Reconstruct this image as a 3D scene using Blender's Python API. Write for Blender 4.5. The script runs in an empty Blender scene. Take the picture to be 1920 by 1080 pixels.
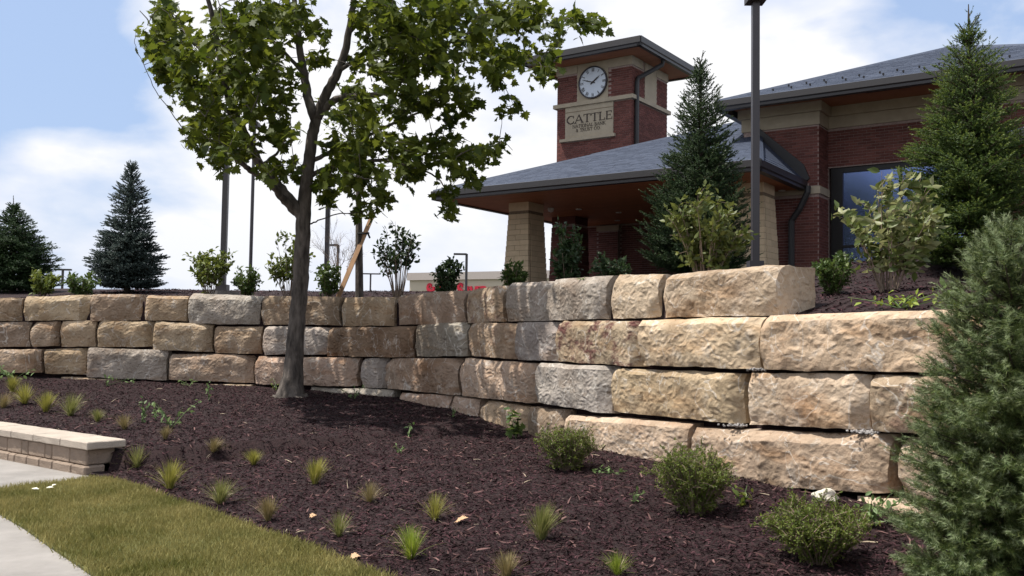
import bpy, math, random
import numpy as np
from mathutils import Vector, Matrix, noise
from mathutils.bvhtree import BVHTree

random.seed(7); rng = np.random.default_rng(7)
sc = bpy.context.scene
C = sc.collection
A3 = np.array

# ---------------------------------------------------------------- camera
FPX = 1750.0; PITCH = math.radians(2.94); ROLL = math.radians(0.82); CZ = 1.6
FW = A3([0, math.cos(PITCH), math.sin(PITCH)]); UP0 = A3([0, -math.sin(PITCH), math.cos(PITCH)]); RT0 = A3([1.0, 0, 0])
RT = math.cos(ROLL)*RT0 + math.sin(ROLL)*UP0
UPV = -math.sin(ROLL)*RT0 + math.cos(ROLL)*UP0
cam = bpy.data.cameras.new('camera'); cam.sensor_width = 36; cam.lens = 36*FPX/1920; cam.clip_start = .05; cam.clip_end = 3000
camo = bpy.data.objects.new('camera', cam); C.objects.link(camo)
camo.matrix_world = Matrix(((RT[0], UPV[0], -FW[0], 0), (RT[1], UPV[1], -FW[1], 0), (RT[2], UPV[2], -FW[2], CZ), (0, 0, 0, 1)))
sc.camera = camo

# ---------------------------------------------------------------- sky, sun, exposure
SUN = Vector((-.40, .02, .915)).normalized()
sun = bpy.data.lights.new('sun', 'SUN'); sun.energy = 5.0; sun.angle = math.radians(.53); sun.color = (1, .955, .88)
suno = bpy.data.objects.new('sun', sun); C.objects.link(suno); suno.location = (0, 0, 40)
suno.rotation_euler = SUN.to_track_quat('Z', 'Y').to_euler()
w = bpy.data.worlds.new('World'); sc.world = w; w.use_nodes = True
nt = w.node_tree; nt.nodes.clear(); N = nt.nodes.new; LK = nt.links.new
wo = N('ShaderNodeOutputWorld'); bg = N('ShaderNodeBackground'); bg.inputs['Strength'].default_value = .072
sky = N('ShaderNodeTexSky'); sky.sky_type = 'NISHITA'; sky.sun_disc = False
sky.sun_elevation = math.asin(SUN.z); sky.sun_rotation = math.atan2(SUN.x, SUN.y); sky.dust_density = 2.0; sky.air_density = 1.0
tc = N('ShaderNodeTexCoord'); mp = N('ShaderNodeMapping'); mp.inputs['Scale'].default_value = (1.0, 1.0, 1.9); mp.inputs['Rotation'].default_value = (0, 0, -.10); mp.inputs['Location'].default_value = (-3.54, -.45, 1.62)
LK(tc.outputs['Generated'], mp.inputs['Vector'])
n1 = N('ShaderNodeTexNoise'); n1.inputs['Scale'].default_value = 2.6; n1.inputs['Detail'].default_value = 9; n1.inputs['Roughness'].default_value = .5; n1.inputs['Distortion'].default_value = .25
LK(mp.outputs[0], n1.inputs['Vector'])
r1 = N('ShaderNodeValToRGB'); r1.color_ramp.elements[0].position = .405; r1.color_ramp.elements[1].position = .50
LK(n1.outputs['Fac'], r1.inputs[0])
n2 = N('ShaderNodeTexNoise'); n2.inputs['Scale'].default_value = 5; n2.inputs['Detail'].default_value = 5
LK(mp.outputs[0], n2.inputs['Vector'])
r2 = N('ShaderNodeValToRGB'); r2.color_ramp.elements[0].position = .38; r2.color_ramp.elements[1].position = .54
r2.color_ramp.elements[0].color = (7.3, 8.0, 9.8, 1); r2.color_ramp.elements[1].color = (10.2, 10.2, 10.4, 1)
LK(n2.outputs['Fac'], r2.inputs[0])
skm = N('ShaderNodeMix'); skm.data_type = 'RGBA'; skm.inputs[0].default_value = .62; skm.inputs[7].default_value = (5.6, 7.5, 11.2, 1)   # thin high haze over the blue
LK(sky.outputs[0], skm.inputs[6])
mx = N('ShaderNodeMix'); mx.data_type = 'RGBA'
LK(r1.outputs[0], mx.inputs[0]); LK(skm.outputs[2], mx.inputs[6]); LK(r2.outputs[0], mx.inputs[7])
sx = N('ShaderNodeSeparateXYZ'); LK(tc.outputs['Generated'], sx.inputs[0])
hz = N('ShaderNodeMapRange'); hz.inputs[1].default_value = -.02; hz.inputs[2].default_value = .16; hz.inputs[3].default_value = .8; hz.inputs[4].default_value = 0; LK(sx.outputs['Z'], hz.inputs[0])   # milky band at the horizon
hm = N('ShaderNodeMix'); hm.data_type = 'RGBA'; LK(hz.outputs[0], hm.inputs[0]); LK(mx.outputs[2], hm.inputs[6]); hm.inputs[7].default_value = (8.3, 8.8, 10.0, 1)
LK(hm.outputs[2], bg.inputs['Color']); LK(bg.outputs[0], wo.inputs['Surface'])
sc.view_settings.view_transform = 'Standard'; sc.view_settings.look = 'None'; sc.view_settings.exposure = 0.5; sc.view_settings.gamma = 1.0
sc.view_settings.use_curve_mapping = False
sc.render.engine = 'CYCLES'; sc.cycles.max_bounces = 6; sc.cycles.diffuse_bounces = 3; sc.cycles.transparent_max_bounces = 4

def ray(px, py): return FW + RT*((px-960)/FPX) + UPV*((540-py)/FPX)
def at(px, py, d):                       # the point seen at a pixel, d metres ahead
    q = ray(px, py); return A3([0, 0, CZ]) + q*(d/q[1])
def gz(px, py, z):                       # the point seen at a pixel, at height z
    q = ray(px, py); return A3([0, 0, CZ]) + q*((z-CZ)/q[2])
def proj(P):
    q = np.asarray(P) - A3([0, 0, CZ]); k = q@FW
    return 960+FPX*(q@RT)/k, 540-FPX*(q@UPV)/k, k

# ---------------------------------------------------------------- materials
def mat(name, col, rough=.8, var=.25, scale=8.0, bump=0.0, bscale=40.0, rnd=0.0, col2=None, objcol=False, spec=.3, metallic=0.0,
        trans=0.0, stretch=None, back=None, detail=6, pw=1.0):
    m = bpy.data.materials.new(name); m.use_nodes = True; t = m.node_tree; n = t.nodes.new; l = t.links.new
    p = t.nodes['Principled BSDF']; p.inputs['Roughness'].default_value = rough; p.inputs['Metallic'].default_value = metallic
    p.inputs['Specular IOR Level'].default_value = spec
    co = n('ShaderNodeTexCoord'); vec = co.outputs['Object']
    if stretch:
        ma = n('ShaderNodeMapping'); ma.inputs['Scale'].default_value = stretch; l(vec, ma.inputs[0]); vec = ma.outputs[0]
    no = n('ShaderNodeTexNoise'); no.inputs['Scale'].default_value = scale; no.inputs['Detail'].default_value = detail; no.inputs['Roughness'].default_value = .6
    l(vec, no.inputs['Vector'])
    ra = n('ShaderNodeMapRange'); ra.inputs[1].default_value = .3; ra.inputs[2].default_value = .7
    l(no.outputs['Fac'], ra.inputs[0])
    mix = n('ShaderNodeMix'); mix.data_type = 'RGBA'
    c = A3(col); c2 = A3(col2) if col2 is not None else c*(1+var)
    c1 = c if col2 is not None else c*(1-var)
    mix.inputs[6].default_value = (*c1, 1); mix.inputs[7].default_value = (*c2, 1)
    fac = ra.outputs[0]
    if rnd:
        ge = n('ShaderNodeNewGeometry'); oi = n('ShaderNodeObjectInfo')
        ad = n('ShaderNodeMath'); ad.operation = 'ADD'; l(ge.outputs['Random Per Island'], ad.inputs[0]); l(oi.outputs['Random'], ad.inputs[1])
        fr = n('ShaderNodeMath'); fr.operation = 'FRACT'; l(ad.outputs[0], fr.inputs[0])
        mm = n('ShaderNodeMix'); mm.data_type = 'FLOAT'; mm.inputs[0].default_value = rnd
        l(ra.outputs[0], mm.inputs[2]); l(fr.outputs[0], mm.inputs[3]); fac = mm.outputs[0]
        if pw != 1.0:
            po = n('ShaderNodeMath'); po.operation = 'POWER'; l(fac, po.inputs[0]); po.inputs[1].default_value = pw; fac = po.outputs[0]
    l(fac, mix.inputs[0]); out = mix.outputs[2]
    if objcol:
        oi = n('ShaderNodeObjectInfo'); mu = n('ShaderNodeMix'); mu.data_type = 'RGBA'; mu.blend_type = 'MULTIPLY'; mu.inputs[0].default_value = 1
        l(out, mu.inputs[6]); l(oi.outputs['Color'], mu.inputs[7]); out = mu.outputs[2]
    if back is not None:
        ge2 = n('ShaderNodeNewGeometry'); mb = n('ShaderNodeMix'); mb.data_type = 'RGBA'; l(ge2.outputs['Backfacing'], mb.inputs[0])
        l(out, mb.inputs[6]); mb.inputs[7].default_value = (*back, 1); out = mb.outputs[2]
    l(out, p.inputs['Base Color'])
    if bump:
        nb = n('ShaderNodeTexNoise'); nb.inputs['Scale'].default_value = bscale; nb.inputs['Detail'].default_value = 8; nb.inputs['Roughness'].default_value = .65
        l(vec, nb.inputs['Vector'])
        bp = n('ShaderNodeBump'); bp.inputs['Strength'].default_value = min(1, bump); bp.inputs['Distance'].default_value = .02
        l(nb.outputs['Fac'], bp.inputs['Height']); l(bp.outputs[0], p.inputs['Normal'])
    if trans:
        tr = n('ShaderNodeBsdfTranslucent'); hs = n('ShaderNodeHueSaturation'); hs.inputs['Value'].default_value = 1.5; hs.inputs['Hue'].default_value = .485
        l(out, hs.inputs['Color']); l(hs.outputs[0], tr.inputs['Color'])
        ms = n('ShaderNodeMixShader'); ms.inputs[0].default_value = trans; l(p.outputs[0], ms.inputs[1]); l(tr.outputs[0], ms.inputs[2])
        l(ms.outputs[0], t.nodes['Material Output'].inputs['Surface'])
    return m

def stone_material():
    m = bpy.data.materials.new('limestone'); m.use_nodes = True; t = m.node_tree; n = t.nodes.new; l = t.links.new
    p = t.nodes['Principled BSDF']; p.inputs['Roughness'].default_value = .92; p.inputs['Specular IOR Level'].default_value = .15
    co = n('ShaderNodeTexCoord'); oi = n('ShaderNodeObjectInfo')
    def nz(s, d=6, r=.6, stretch=None):
        k = n('ShaderNodeTexNoise'); k.inputs['Scale'].default_value = s; k.inputs['Detail'].default_value = d; k.inputs['Roughness'].default_value = r
        if stretch:
            ma = n('ShaderNodeMapping'); ma.inputs['Scale'].default_value = stretch; l(co.outputs['Object'], ma.inputs[0]); l(ma.outputs[0], k.inputs['Vector'])
        else: l(co.outputs['Object'], k.inputs['Vector'])
        return k.outputs['Fac']
    def rid(sc_, st, rot):
        k = n('ShaderNodeTexNoise'); k.noise_type = 'RIDGED_MULTIFRACTAL'; k.inputs['Scale'].default_value = sc_; k.inputs['Detail'].default_value = 7; k.inputs['Roughness'].default_value = .62; k.inputs['Lacunarity'].default_value = 2.2
        ma = n('ShaderNodeMapping'); ma.inputs['Scale'].default_value = st; ma.inputs['Rotation'].default_value = rot; l(co.outputs['Object'], ma.inputs[0]); l(ma.outputs[0], k.inputs['Vector']); return k.outputs['Fac']
    def ramp(f, a, b, c0=(0, 0, 0, 1), c1=(1, 1, 1, 1)):
        k = n('ShaderNodeValToRGB'); k.color_ramp.elements[0].position = a; k.color_ramp.elements[1].position = b
        k.color_ramp.elements[0].color = c0; k.color_ramp.elements[1].color = c1; l(f, k.inputs[0]); return k.outputs[0]
    def mixc(f, a, b, mode='MIX'):
        k = n('ShaderNodeMix'); k.data_type = 'RGBA'; k.blend_type = mode
        if isinstance(f, float): k.inputs[0].default_value = f
        else: l(f, k.inputs[0])
        for q, s in ((a, 6), (b, 7)):
            if isinstance(q, tuple): k.inputs[s].default_value = q
            else: l(q, k.inputs[s])
        return k.outputs[2]
    base = mixc(1.0, ramp(nz(2.3, 7), .3, .7, (.72, .70, .66, 1), (1.12, 1.1, 1.08, 1)), oi.outputs['Color'], 'MULTIPLY')
    base = mixc(ramp(nz(1.3, 6, .6, (1, 1, 3.5)), .52, .72), base, mixc(1.0, base, (.86, .72, .59, 1), 'MULTIPLY'))       # ochre bands
    base = mixc(ramp(nz(5.5, 6, .65), .56, .74), base, mixc(.55, base, (.60, .555, .49, 1)))                               # pale bruises
    base = mixc(ramp(nz(26, 4, .7), .56, .70), base, mixc(1.0, base, (.72, .66, .60, 1), 'MULTIPLY'))                      # pits
    vo = n('ShaderNodeTexNoise'); vo.inputs['Scale'].default_value = 1.7; vo.inputs['Detail'].default_value = 3; vo.inputs['Distortion'].default_value = 1.2; l(co.outputs['Object'], vo.inputs['Vector'])
    ab = n('ShaderNodeMath'); ab.operation = 'SUBTRACT'; l(vo.outputs['Fac'], ab.inputs[0]); ab.inputs[1].default_value = .5
    ab2 = n('ShaderNodeMath'); ab2.operation = 'ABSOLUTE'; l(ab.outputs[0], ab2.inputs[0])
    base = mixc(ramp(ab2.outputs[0], 0.0, .010, (.55, .55, .55, 1), (0, 0, 0, 1)), base, (.68, .64, .58, 1))               # calcite scratches
    base = mixc(ramp(nz(1.1, 4, .6), .50, .70), base, mixc(1.0, base, (.66, .60, .56, 1), 'MULTIPLY'))                   # damp grey staining
    # rust staining where the stone carries it (custom property)
    at_ = n('ShaderNodeAttribute'); at_.attribute_type = 'OBJECT'; at_.attribute_name = 'rust'
    mul = n('ShaderNodeMath'); mul.operation = 'MULTIPLY'; l(ramp(nz(4.2, 7, .7, (1, 1, 1.6)), .50, .62), mul.inputs[0]); l(at_.outputs['Fac'], mul.inputs[1])
    base = mixc(mul.outputs[0], base, (.115, .052, .045, 1))
    l(base, p.inputs['Base Color'])
    b1 = n('ShaderNodeBump'); b1.inputs['Strength'].default_value = .9; b1.inputs['Distance'].default_value = .036; l(rid(12.0, (1, 1, 1.35), (.3, .6, .2)), b1.inputs['Height'])
    b2 = n('ShaderNodeBump'); b2.inputs['Strength'].default_value = .85; b2.inputs['Distance'].default_value = .032; l(nz(13, 6, .7), b2.inputs['Height']); l(b1.outputs[0], b2.inputs['Normal'])
    l(b2.outputs[0], p.inputs['Normal'])
    return m

M = {}
M['stone'] = stone_material()
M['mulch'] = mat('mulch', (.010, .0050, .0052), .95, col2=(.034, .0165, .017), scale=30, bump=1, bscale=70, detail=8)
M['chips'] = mat('mulch_chips', (.010, .0044, .0054), .9, col2=(.118, .054, .062), rnd=.74, scale=1.3, spec=.12, pw=3.2)
M['shreds'] = mat('mulch_shreds', (.020, .009, .009), .9, col2=(.20, .115, .105), rnd=.9, scale=40, spec=.12, pw=2.2)
M['soil'] = mat('soil', (.05, .035, .028), .95, scale=20, bump=.6)
M['lawn'] = mat('lawn_soil', (.055, .062, .016), .95, scale=5, col2=(.10, .10, .035))
M['blade'] = mat('grass_blade', (.078, .092, .012), .7, col2=(.35, .30, .115), rnd=.36, scale=1.5, trans=.25, spec=.25)
M['far'] = mat('far_ground', (.08, .085, .05), .95, scale=.3)
M['concrete'] = mat('concrete', (.245, .228, .212), .85, var=.2, scale=2.2, bump=.35, bscale=160, spec=.2)
M['asphalt'] = mat('asphalt', (.05, .05, .052), .9, scale=10, bump=.3)
M['cap'] = mat('cap_stone', (.42, .36, .30), .9, var=.16, scale=5, bump=.8, bscale=60, rnd=.3)
M['block'] = mat('split_block', (.28, .215, .165), .95, var=.22, scale=7, bump=1, bscale=50, rnd=.4)
M['brick'] = mat('red_brick', (.092, .036, .031), .88, col2=(.180, .070, .058), rnd=.8, scale=12, bump=.3, bscale=90, spec=.2)
M['mortar'] = mat('mortar', (.31, .235, .21), .95, scale=20)
M['cstone'] = mat('cast_stone', (.37, .315, .235), .85, var=.10, scale=4, bump=.15, bscale=80, spec=.2)
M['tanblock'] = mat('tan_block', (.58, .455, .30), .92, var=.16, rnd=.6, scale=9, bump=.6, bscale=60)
M['tanmortar'] = mat('tan_mortar', (.21, .16, .11), .95, scale=20)
M['shingle'] = mat('slate_shingle', (.028, .038, .064), .75, col2=(.048, .062, .098), rnd=.6, scale=14, bump=.4, bscale=80, spec=.35)
M['fascia'] = mat('bronze_metal', (.030, .027, .028), .45, var=.08, scale=3, spec=.5)
M['flash'] = mat('flashing', (.028, .027, .028), .5, var=.08, spec=.4)
M['soffit'] = mat('wood_soffit', (.32, .135, .070), .6, var=.16, rnd=.5, scale=3, stretch=(1, 1, 1))
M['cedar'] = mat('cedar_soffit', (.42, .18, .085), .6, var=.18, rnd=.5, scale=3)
M['glass'] = mat('tinted_glass', (.17, .22, .42), .16, var=.03, metallic=1.0, scale=.6)
M['frame'] = mat('window_frame', (.015, .014, .014), .4, var=.05)
M['lens'] = mat('downlight_glass', (.75, .74, .7), .3, var=.03)
M['vent'] = mat('vent', (.012, .011, .011), .7)
M['pole'] = mat('pole_paint', (.040, .034, .038), .4, var=.07, scale=4, spec=.5)
M['clockface'] = mat('clock_face', (.56, .62, .70), .35, var=.07, scale=1.5, spec=.4)
M['clockrim'] = mat('clock_rim', (.03, .025, .03), .4)
M['letter'] = mat('letter', (.035, .024, .02), .6)
M['bark'] = mat('maple_bark', (.026, .021, .018), .92, col2=(.165, .140, .120), scale=11, bump=1, bscale=30, stretch=(1, 1, .28))
M['stem'] = mat('shrub_stem', (.16, .115, .085), .9, scale=20)
M['palestem'] = mat('pale_stem', (.22, .165, .125), .9, scale=20)
M['darkbark'] = mat('conifer_bark', (.06, .045, .035), .95, scale=15)
M['stake'] = mat('stake_wood', (.42, .25, .14), .8, scale=6, stretch=(1, 1, .2))
M['strap'] = mat('strap', (.01, .01, .01), .8)
M['maple'] = mat('maple_leaf', (.026, .048, .005), .55, col2=(.108, .132, .016), rnd=.75, scale=1.2, trans=.46, spec=.2)
M['spruce'] = mat('spruce_needle', (.012, .030, .010), .6, col2=(.040, .075, .022), rnd=.6, scale=2.5, trans=.15)
M['spruce_g'] = mat('green_spruce_needle', (.015, .040, .007), .55, col2=(.085, .135, .022), rnd=.55, scale=2.2, trans=.2)
M['bluespruce'] = mat('blue_spruce_needle', (.026, .044, .036), .6, col2=(.080, .108, .098), rnd=.6, scale=3, trans=.1)
M['fir'] = mat('fir_needle', (.020, .044, .008), .5, col2=(.165, .195, .062), rnd=.75, scale=3, trans=.2, spec=.25, pw=1.6)
M['tip_g'] = mat('fresh_green_tip', (.085, .135, .020), .5, col2=(.18, .22, .045), rnd=.7, scale=3, trans=.25)
M['tip_s'] = mat('fresh_spruce_tip', (.035, .065, .022), .5, col2=(.085, .115, .045), rnd=.7, scale=3, trans=.2)
M['tip_b'] = mat('blue_tip', (.05, .075, .065), .5, col2=(.11, .14, .125), rnd=.7, scale=3, trans=.2)
M['tip_f'] = mat('fir_tip', (.10, .15, .055), .5, col2=(.24, .27, .15), rnd=.7, scale=3, trans=.25)
M['shrub'] = mat('shrub_leaf', (.030, .062, .014), .5, col2=(.095, .140, .030), rnd=.7, scale=4, trans=.3, spec=.35)
M['shrub_y'] = mat('golden_shrub_leaf', (.055, .085, .014), .5, col2=(.155, .185, .035), rnd=.7, scale=4, trans=.3, spec=.35)
M['shrub_d'] = mat('dark_shrub_leaf', (.016, .034, .012), .5, col2=(.045, .075, .025), rnd=.7, scale=4, trans=.2)
M['viburnum_g'] = mat('green_viburnum_leaf', (.042, .068, .012), .5, col2=(.150, .165, .040), rnd=.7, scale=3, trans=.28, spec=.35)
M['viburnum'] = mat('viburnum_leaf', (.050, .080, .014), .5, col2=(.140, .165, .045), rnd=.6, scale=3, trans=.28, back=(.22, .23, .10), spec=.35)
M['spirea'] = mat('spirea_leaf', (.050, .085, .012), .55, col2=(.170, .205, .038), rnd=.6, scale=5, trans=.3)
M['weed'] = mat('weed_leaf', (.075, .13, .035), .55, col2=(.20, .28, .12), rnd=.7, scale=5, trans=.3)
M['tuft_y'] = mat('tuft_yellow', (.15, .16, .025), .6, col2=(.33, .31, .07), rnd=.7, scale=8, trans=.3)
M['tuft_g'] = mat('tuft_green', (.11, .17, .018), .6, col2=(.27, .33, .045), rnd=.7, scale=8, trans=.3)
M['tuft_o'] = mat('tuft_olive', (.11, .14, .03), .6, col2=(.24, .23, .085), rnd=.7, scale=8, trans=.3)
M['tuft_d'] = mat('tuft_straw', (.13, .11, .035), .7, col2=(.30, .24, .11), rnd=.8, scale=8, trans=.2)
M['straw'] = mat('straw', (.28, .22, .15), .8, col2=(.45, .37, .27), rnd=.8)
M['dryleaf'] = mat('dry_leaf', (.36, .20, .10), .7, col2=(.50, .33, .20), rnd=.5, scale=10)
M['rock'] = mat('pale_rock', (.60, .55, .46), .9, scale=8, bump=.8)
M['petal'] = mat('petal', (.80, .76, .60), .6, var=.05)
M['gravel'] = mat('gravel', (.16, .15, .145), .9, col2=(.36, .34, .33), rnd=.9)
M['store'] = mat('store_wall', (.52, .45, .36), .9, var=.05, scale=.3)
M['storecap'] = mat('store_cap', (.46, .40, .37), .7, var=.05)
M['red'] = mat('red_letter', (.50, .02, .045), .5, var=.05)
M['lamp'] = mat('lamp_housing', (.045, .04, .042), .5)

# ---------------------------------------------------------------- builders
def link(name, me, m, parent=None, loc=None, label=None, cat=None, group=None, kind=None):
    if m is not None and not me.materials: me.materials.append(m)
    o = bpy.data.objects.new(name, me); C.objects.link(o)
    if parent is not None:
        o.parent = parent
        if parent.type == 'EMPTY': o.matrix_parent_inverse = (Matrix.Translation(parent.location) @ Matrix.Rotation(parent.rotation_euler[2], 4, 'Z')).inverted()
    elif loc is not None:
        me.transform(Matrix.Translation(-Vector(loc))); o.location = loc
    props(o, label, cat, group, kind)
    return o
def props(o, label=None, cat=None, group=None, kind=None):
    for k, x in (('label', label), ('category', cat), ('group', group), ('kind', kind)):
        if x: o[k] = x
    return o
def thing(name, loc, label, cat, group=None):
    o = bpy.data.objects.new(name, None); C.objects.link(o); o.location = Vector([float(q) for q in loc]); o.empty_display_size = .2
    return props(o, label, cat, group)
def npmesh(name, V, F, smooth=False):            # V (n,3), F (m,k)
    V = np.asarray(V, dtype=np.float32).reshape(-1, 3); F = np.asarray(F, dtype=np.int32); k = F.shape[1]
    me = bpy.data.meshes.new(name); me.vertices.add(len(V)); me.vertices.foreach_set('co', V.ravel())
    me.loops.add(F.size); me.loops.foreach_set('vertex_index', F.ravel())
    me.polygons.add(len(F)); me.polygons.foreach_set('loop_start', np.arange(0, F.size, k, dtype=np.int32)); me.polygons.foreach_set('loop_total', np.full(len(F), k, dtype=np.int32))
    if smooth: me.polygons.foreach_set('use_smooth', np.ones(len(F), dtype=bool))
    me.update(calc_edges=True); return me
class MB:
    def __init__(s): s.v = []; s.f = []
    def poly(s, pts):
        b = len(s.v); s.v += [tuple(map(float, p)) for p in pts]; s.f.append(tuple(range(b, b+len(pts))))
    def hexa(s, p):                              # 8 corners: bottom ring then top ring
        b = len(s.v); s.v += [tuple(map(float, q)) for q in p]
        for f in ((0, 3, 2, 1), (4, 5, 6, 7), (0, 1, 5, 4), (1, 2, 6, 5), (2, 3, 7, 6), (3, 0, 4, 7)): s.f.append(tuple(b+i for i in f))
    def box(s, o, X, Y, Z):                      # corner and three edge vectors
        o, X, Y, Z = map(A3, (o, X, Y, Z)); s.hexa([o, o+X, o+X+Y, o+Y, o+Z, o+X+Z, o+X+Y+Z, o+Y+Z])
    def prism(s, pts, ext):                      # polygon pushed along ext
        n = len(pts); b = len(s.v); e = A3(ext)
        s.v += [tuple(map(float, p)) for p in pts] + [tuple(map(float, A3(p)+e)) for p in pts]
        s.f.append(tuple(b+i for i in reversed(range(n)))); s.f.append(tuple(b+n+i for i in range(n)))
        for i in range(n): j = (i+1) % n; s.f.append((b+i, b+j, b+n+j, b+n+i))
    def tube(s, pts, rad, n=6, cap=True):
        pts = [Vector([float(c) for c in p]) for p in pts]; b = len(s.v); U = None
        for i, p in enumerate(pts):
            d = (pts[min(i+1, len(pts)-1)] - pts[max(i-1, 0)]).normalized()
            if U is None: U = d.orthogonal().normalized()
            else:
                U = U - d*U.dot(d)
                U = U.normalized() if U.length > 1e-6 else d.orthogonal().normalized()
            W = d.cross(U); r = rad[i] if hasattr(rad, '__len__') else rad
            for k in range(n):
                a = 2*math.pi*k/n; s.v.append(tuple(p + (U*math.cos(a) + W*math.sin(a))*r))
        for i in range(len(pts)-1):
            for k in range(n):
                j = (k+1) % n; s.f.append((b+i*n+k, b+i*n+j, b+(i+1)*n+j, b+(i+1)*n+k))
        if cap:
            s.f.append(tuple(b+k for k in reversed(range(n)))); e = b+(len(pts)-1)*n; s.f.append(tuple(e+k for k in range(n)))
    def mesh(s, name, smooth=False):
        me = bpy.data.meshes.new(name); me.from_pydata(s.v, [], s.f)
        if smooth: me.polygons.foreach_set('use_smooth', np.ones(len(me.polygons), dtype=bool))
        me.update(); return me
    def build(s, name, m, parent=None, smooth=False, **k): return link(name, s.mesh(name, smooth), m, parent, **k)

def unit(a): a = np.asarray(a, float); return a/np.maximum(np.linalg.norm(a, axis=-1, keepdims=True), 1e-9)
def scatter(tv, tf, pos, yax, zax, size):        # copies of a small template: y along yax, z near zax
    n = len(pos); y = unit(yax); x = unit(np.cross(y, zax)); z = np.cross(x, y)
    size = np.broadcast_to(np.asarray(size, float), (n,))
    V = pos[:, None, :] + size[:, None, None]*(tv[None, :, 0:1]*x[:, None] + tv[None, :, 1:2]*y[:, None] + tv[None, :, 2:3]*z[:, None])
    F = tf[None] + (np.arange(n)*len(tv))[:, None, None]
    return V.reshape(-1, 3), F.reshape(-1, tf.shape[1])
def rdir(n, z=0.0):
    q = rng.normal(size=(n, 3)); q[:, 2] += z; return unit(q)
def fbm(p, o=3):
    s = 0; a = 1
    for _ in range(o): s += a*noise.noise(p); p = p*2.1; a *= .5
    return s

def maple_leaf():
    R = [(0, 0), (.16, .04), (.40, -.06), (.36, .14), (.62, .30), (.44, .36), (.50, .50), (.26, .48), (.30, .70), (.16, .68)]
    pts = R + [(0, 1.0)] + [(-x, y) for x, y in reversed(R[1:])]
    v = [(0, .38, -.03)] + [(x, y, .10*abs(x) - .12*(y-.4)**2 - .06*x*x) for x, y in pts]
    n = len(pts); return A3(v), A3([(0, 1+i, 1+(i+1) % n) for i in range(n)])
MAPLE = maple_leaf()
OVAL = (A3([(0, 0, 0), (.20, .25, .06), (.24, .55, .07), (0, 1, -.10), (-.24, .55, .07), (-.20, .25, .06), (0, .5, 0)]), A3([(0, 1, 6), (1, 2, 6), (2, 3, 6), (3, 4, 6), (4, 5, 6), (5, 0, 6)]))
DIAM = (A3([(0, 0, 0), (.24, .5, .05), (0, 1, -.06), (-.24, .5, .05)]), A3([(0, 1, 2), (0, 2, 3)]))

# ---------------------------------------------------------------- the wall's line on the ground
WPX = [(-60, 16.9), (0, 16.85), (200, 16.75), (350, 16.6), (500, 16.15), (640, 15.45), (740, 14.8), (800, 14.35), (860, 13.75), (945, 12.7), (1000, 12.0), (1100, 10.95), (1200, 10.1), (1300, 9.42), (1420, 8.75), (1550, 8.12), (1700, 7.5), (1830, 7.05), (2060, 6.35)]
WPL = [A3([(x-960)/FPX*d, d]) for x, d in WPX]
WPL = [A3([-40., 21.]), A3([-18., 17.9])] + WPL + [A3([6.3, 3.6]), A3([9., .4])]
def dense(pl, step=.15):
    out = []
    for a, b in zip(pl[:-1], pl[1:]):
        k = max(1, int(np.linalg.norm(b-a)/step))
        out += [a+(b-a)*i/k for i in range(k)]
    return A3(out+[pl[-1]])
WD = dense(WPL)
for _ in range(10): WD[1:-1] = (WD[:-2]+2*WD[1:-1]+WD[2:])/4
WT = unit(np.gradient(WD, axis=0)); WN = np.stack([-WT[:, 1], WT[:, 0]], 1)          # inward (behind the wall)
def hit_wall(px, py, setback=0.0):
    q = ray(px, py); P = WD + WN*setback; cr = P[:, 0]*q[1]-P[:, 1]*q[0]
    idx = [i for i in range(len(P)-1) if cr[i]*cr[i+1] <= 0 and P[i, 1] > 0]
    i = idx[-1] if px < 1500 else idx[0]
    t = cr[i]/(cr[i]-cr[i+1]); p = P[i]*(1-t)+P[i+1]*t; k = (p@q[:2])/(q[:2]@q[:2])
    return A3([p[0], p[1], CZ+k*q[2]]), WN[i]
def near_wall(xy):
    d = np.linalg.norm(WD[None]-xy[:, None], axis=2); i = d.argmin(1); sg = np.einsum('ij,ij->i', xy-WD[i], WN[i]); return np.where(sg > 0, 1, -1)*d[np.arange(len(xy)), i], i
WPXS = A3([proj([p[0], p[1], 1.5])[0] if p[1] > 2 else 2600 for p in WD])              # pixel column of each path point
WPXS[:np.argmax(WD[:, 0] > -12)] = -400

# ---------------------------------------------------------------- ground
base = MB(); base.poly([(-900, -300, -.15), (900, -300, -.15), (900, 1500, -.15), (-900, 1500, -.15)])
base.build('ground', M['far'], kind='structure')
# front edge of the planting bed
LW_A = gz(165, 893, .0); LW_B = gz(-40, 853, .0)
lwd = unit((LW_B-LW_A)[:2]); lwp = A3([-lwd[1], lwd[0]]); lwp = lwp if lwp[1] > 0 else -lwp
back = .34
EDGE = [A3([9., -1.0]), A3([3.2, 1.2]), A3([1.4, 2.8]), A3([.2, 4.4])] + [gz(x, y, .03)[:2] for x, y in ((720, 1078), (600, 1030), (440, 975), (300, 926), (215, 897))]
EZ = [.0]*len(EDGE)
e1 = LW_A[:2]+lwp*.30; EDGE += [LW_A[:2]+lwp*.05+A3([.12, 0]), e1-lwd*-.15]; EZ += [.02, .24]
EDGE += [LW_A[:2]+lwd*1.8+lwp*.3, LW_A[:2]+lwd*6+lwp*.3, A3([-40., 16.5])]; EZ += [.27, .28, .28]
ED = []; EDZ = []
for i in range(len(EDGE)-1):
    k = max(1, int(np.linalg.norm(EDGE[i+1]-EDGE[i])/.12))
    for j in range(k): ED.append(EDGE[i]+(EDGE[i+1]-EDGE[i])*j/k); EDZ.append(EZ[i]+(EZ[i+1]-EZ[i])*j/k)
ED = A3(ED+[EDGE[-1]]); EDZ = A3(EDZ+[EZ[-1]])
WZ = np.interp(WPXS, [-400, 0, 480, 715, 850, 1000, 1290, 1660, 2000], [.72, .74, .66, .62, .50, .33, .31, .25, .22])
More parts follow.
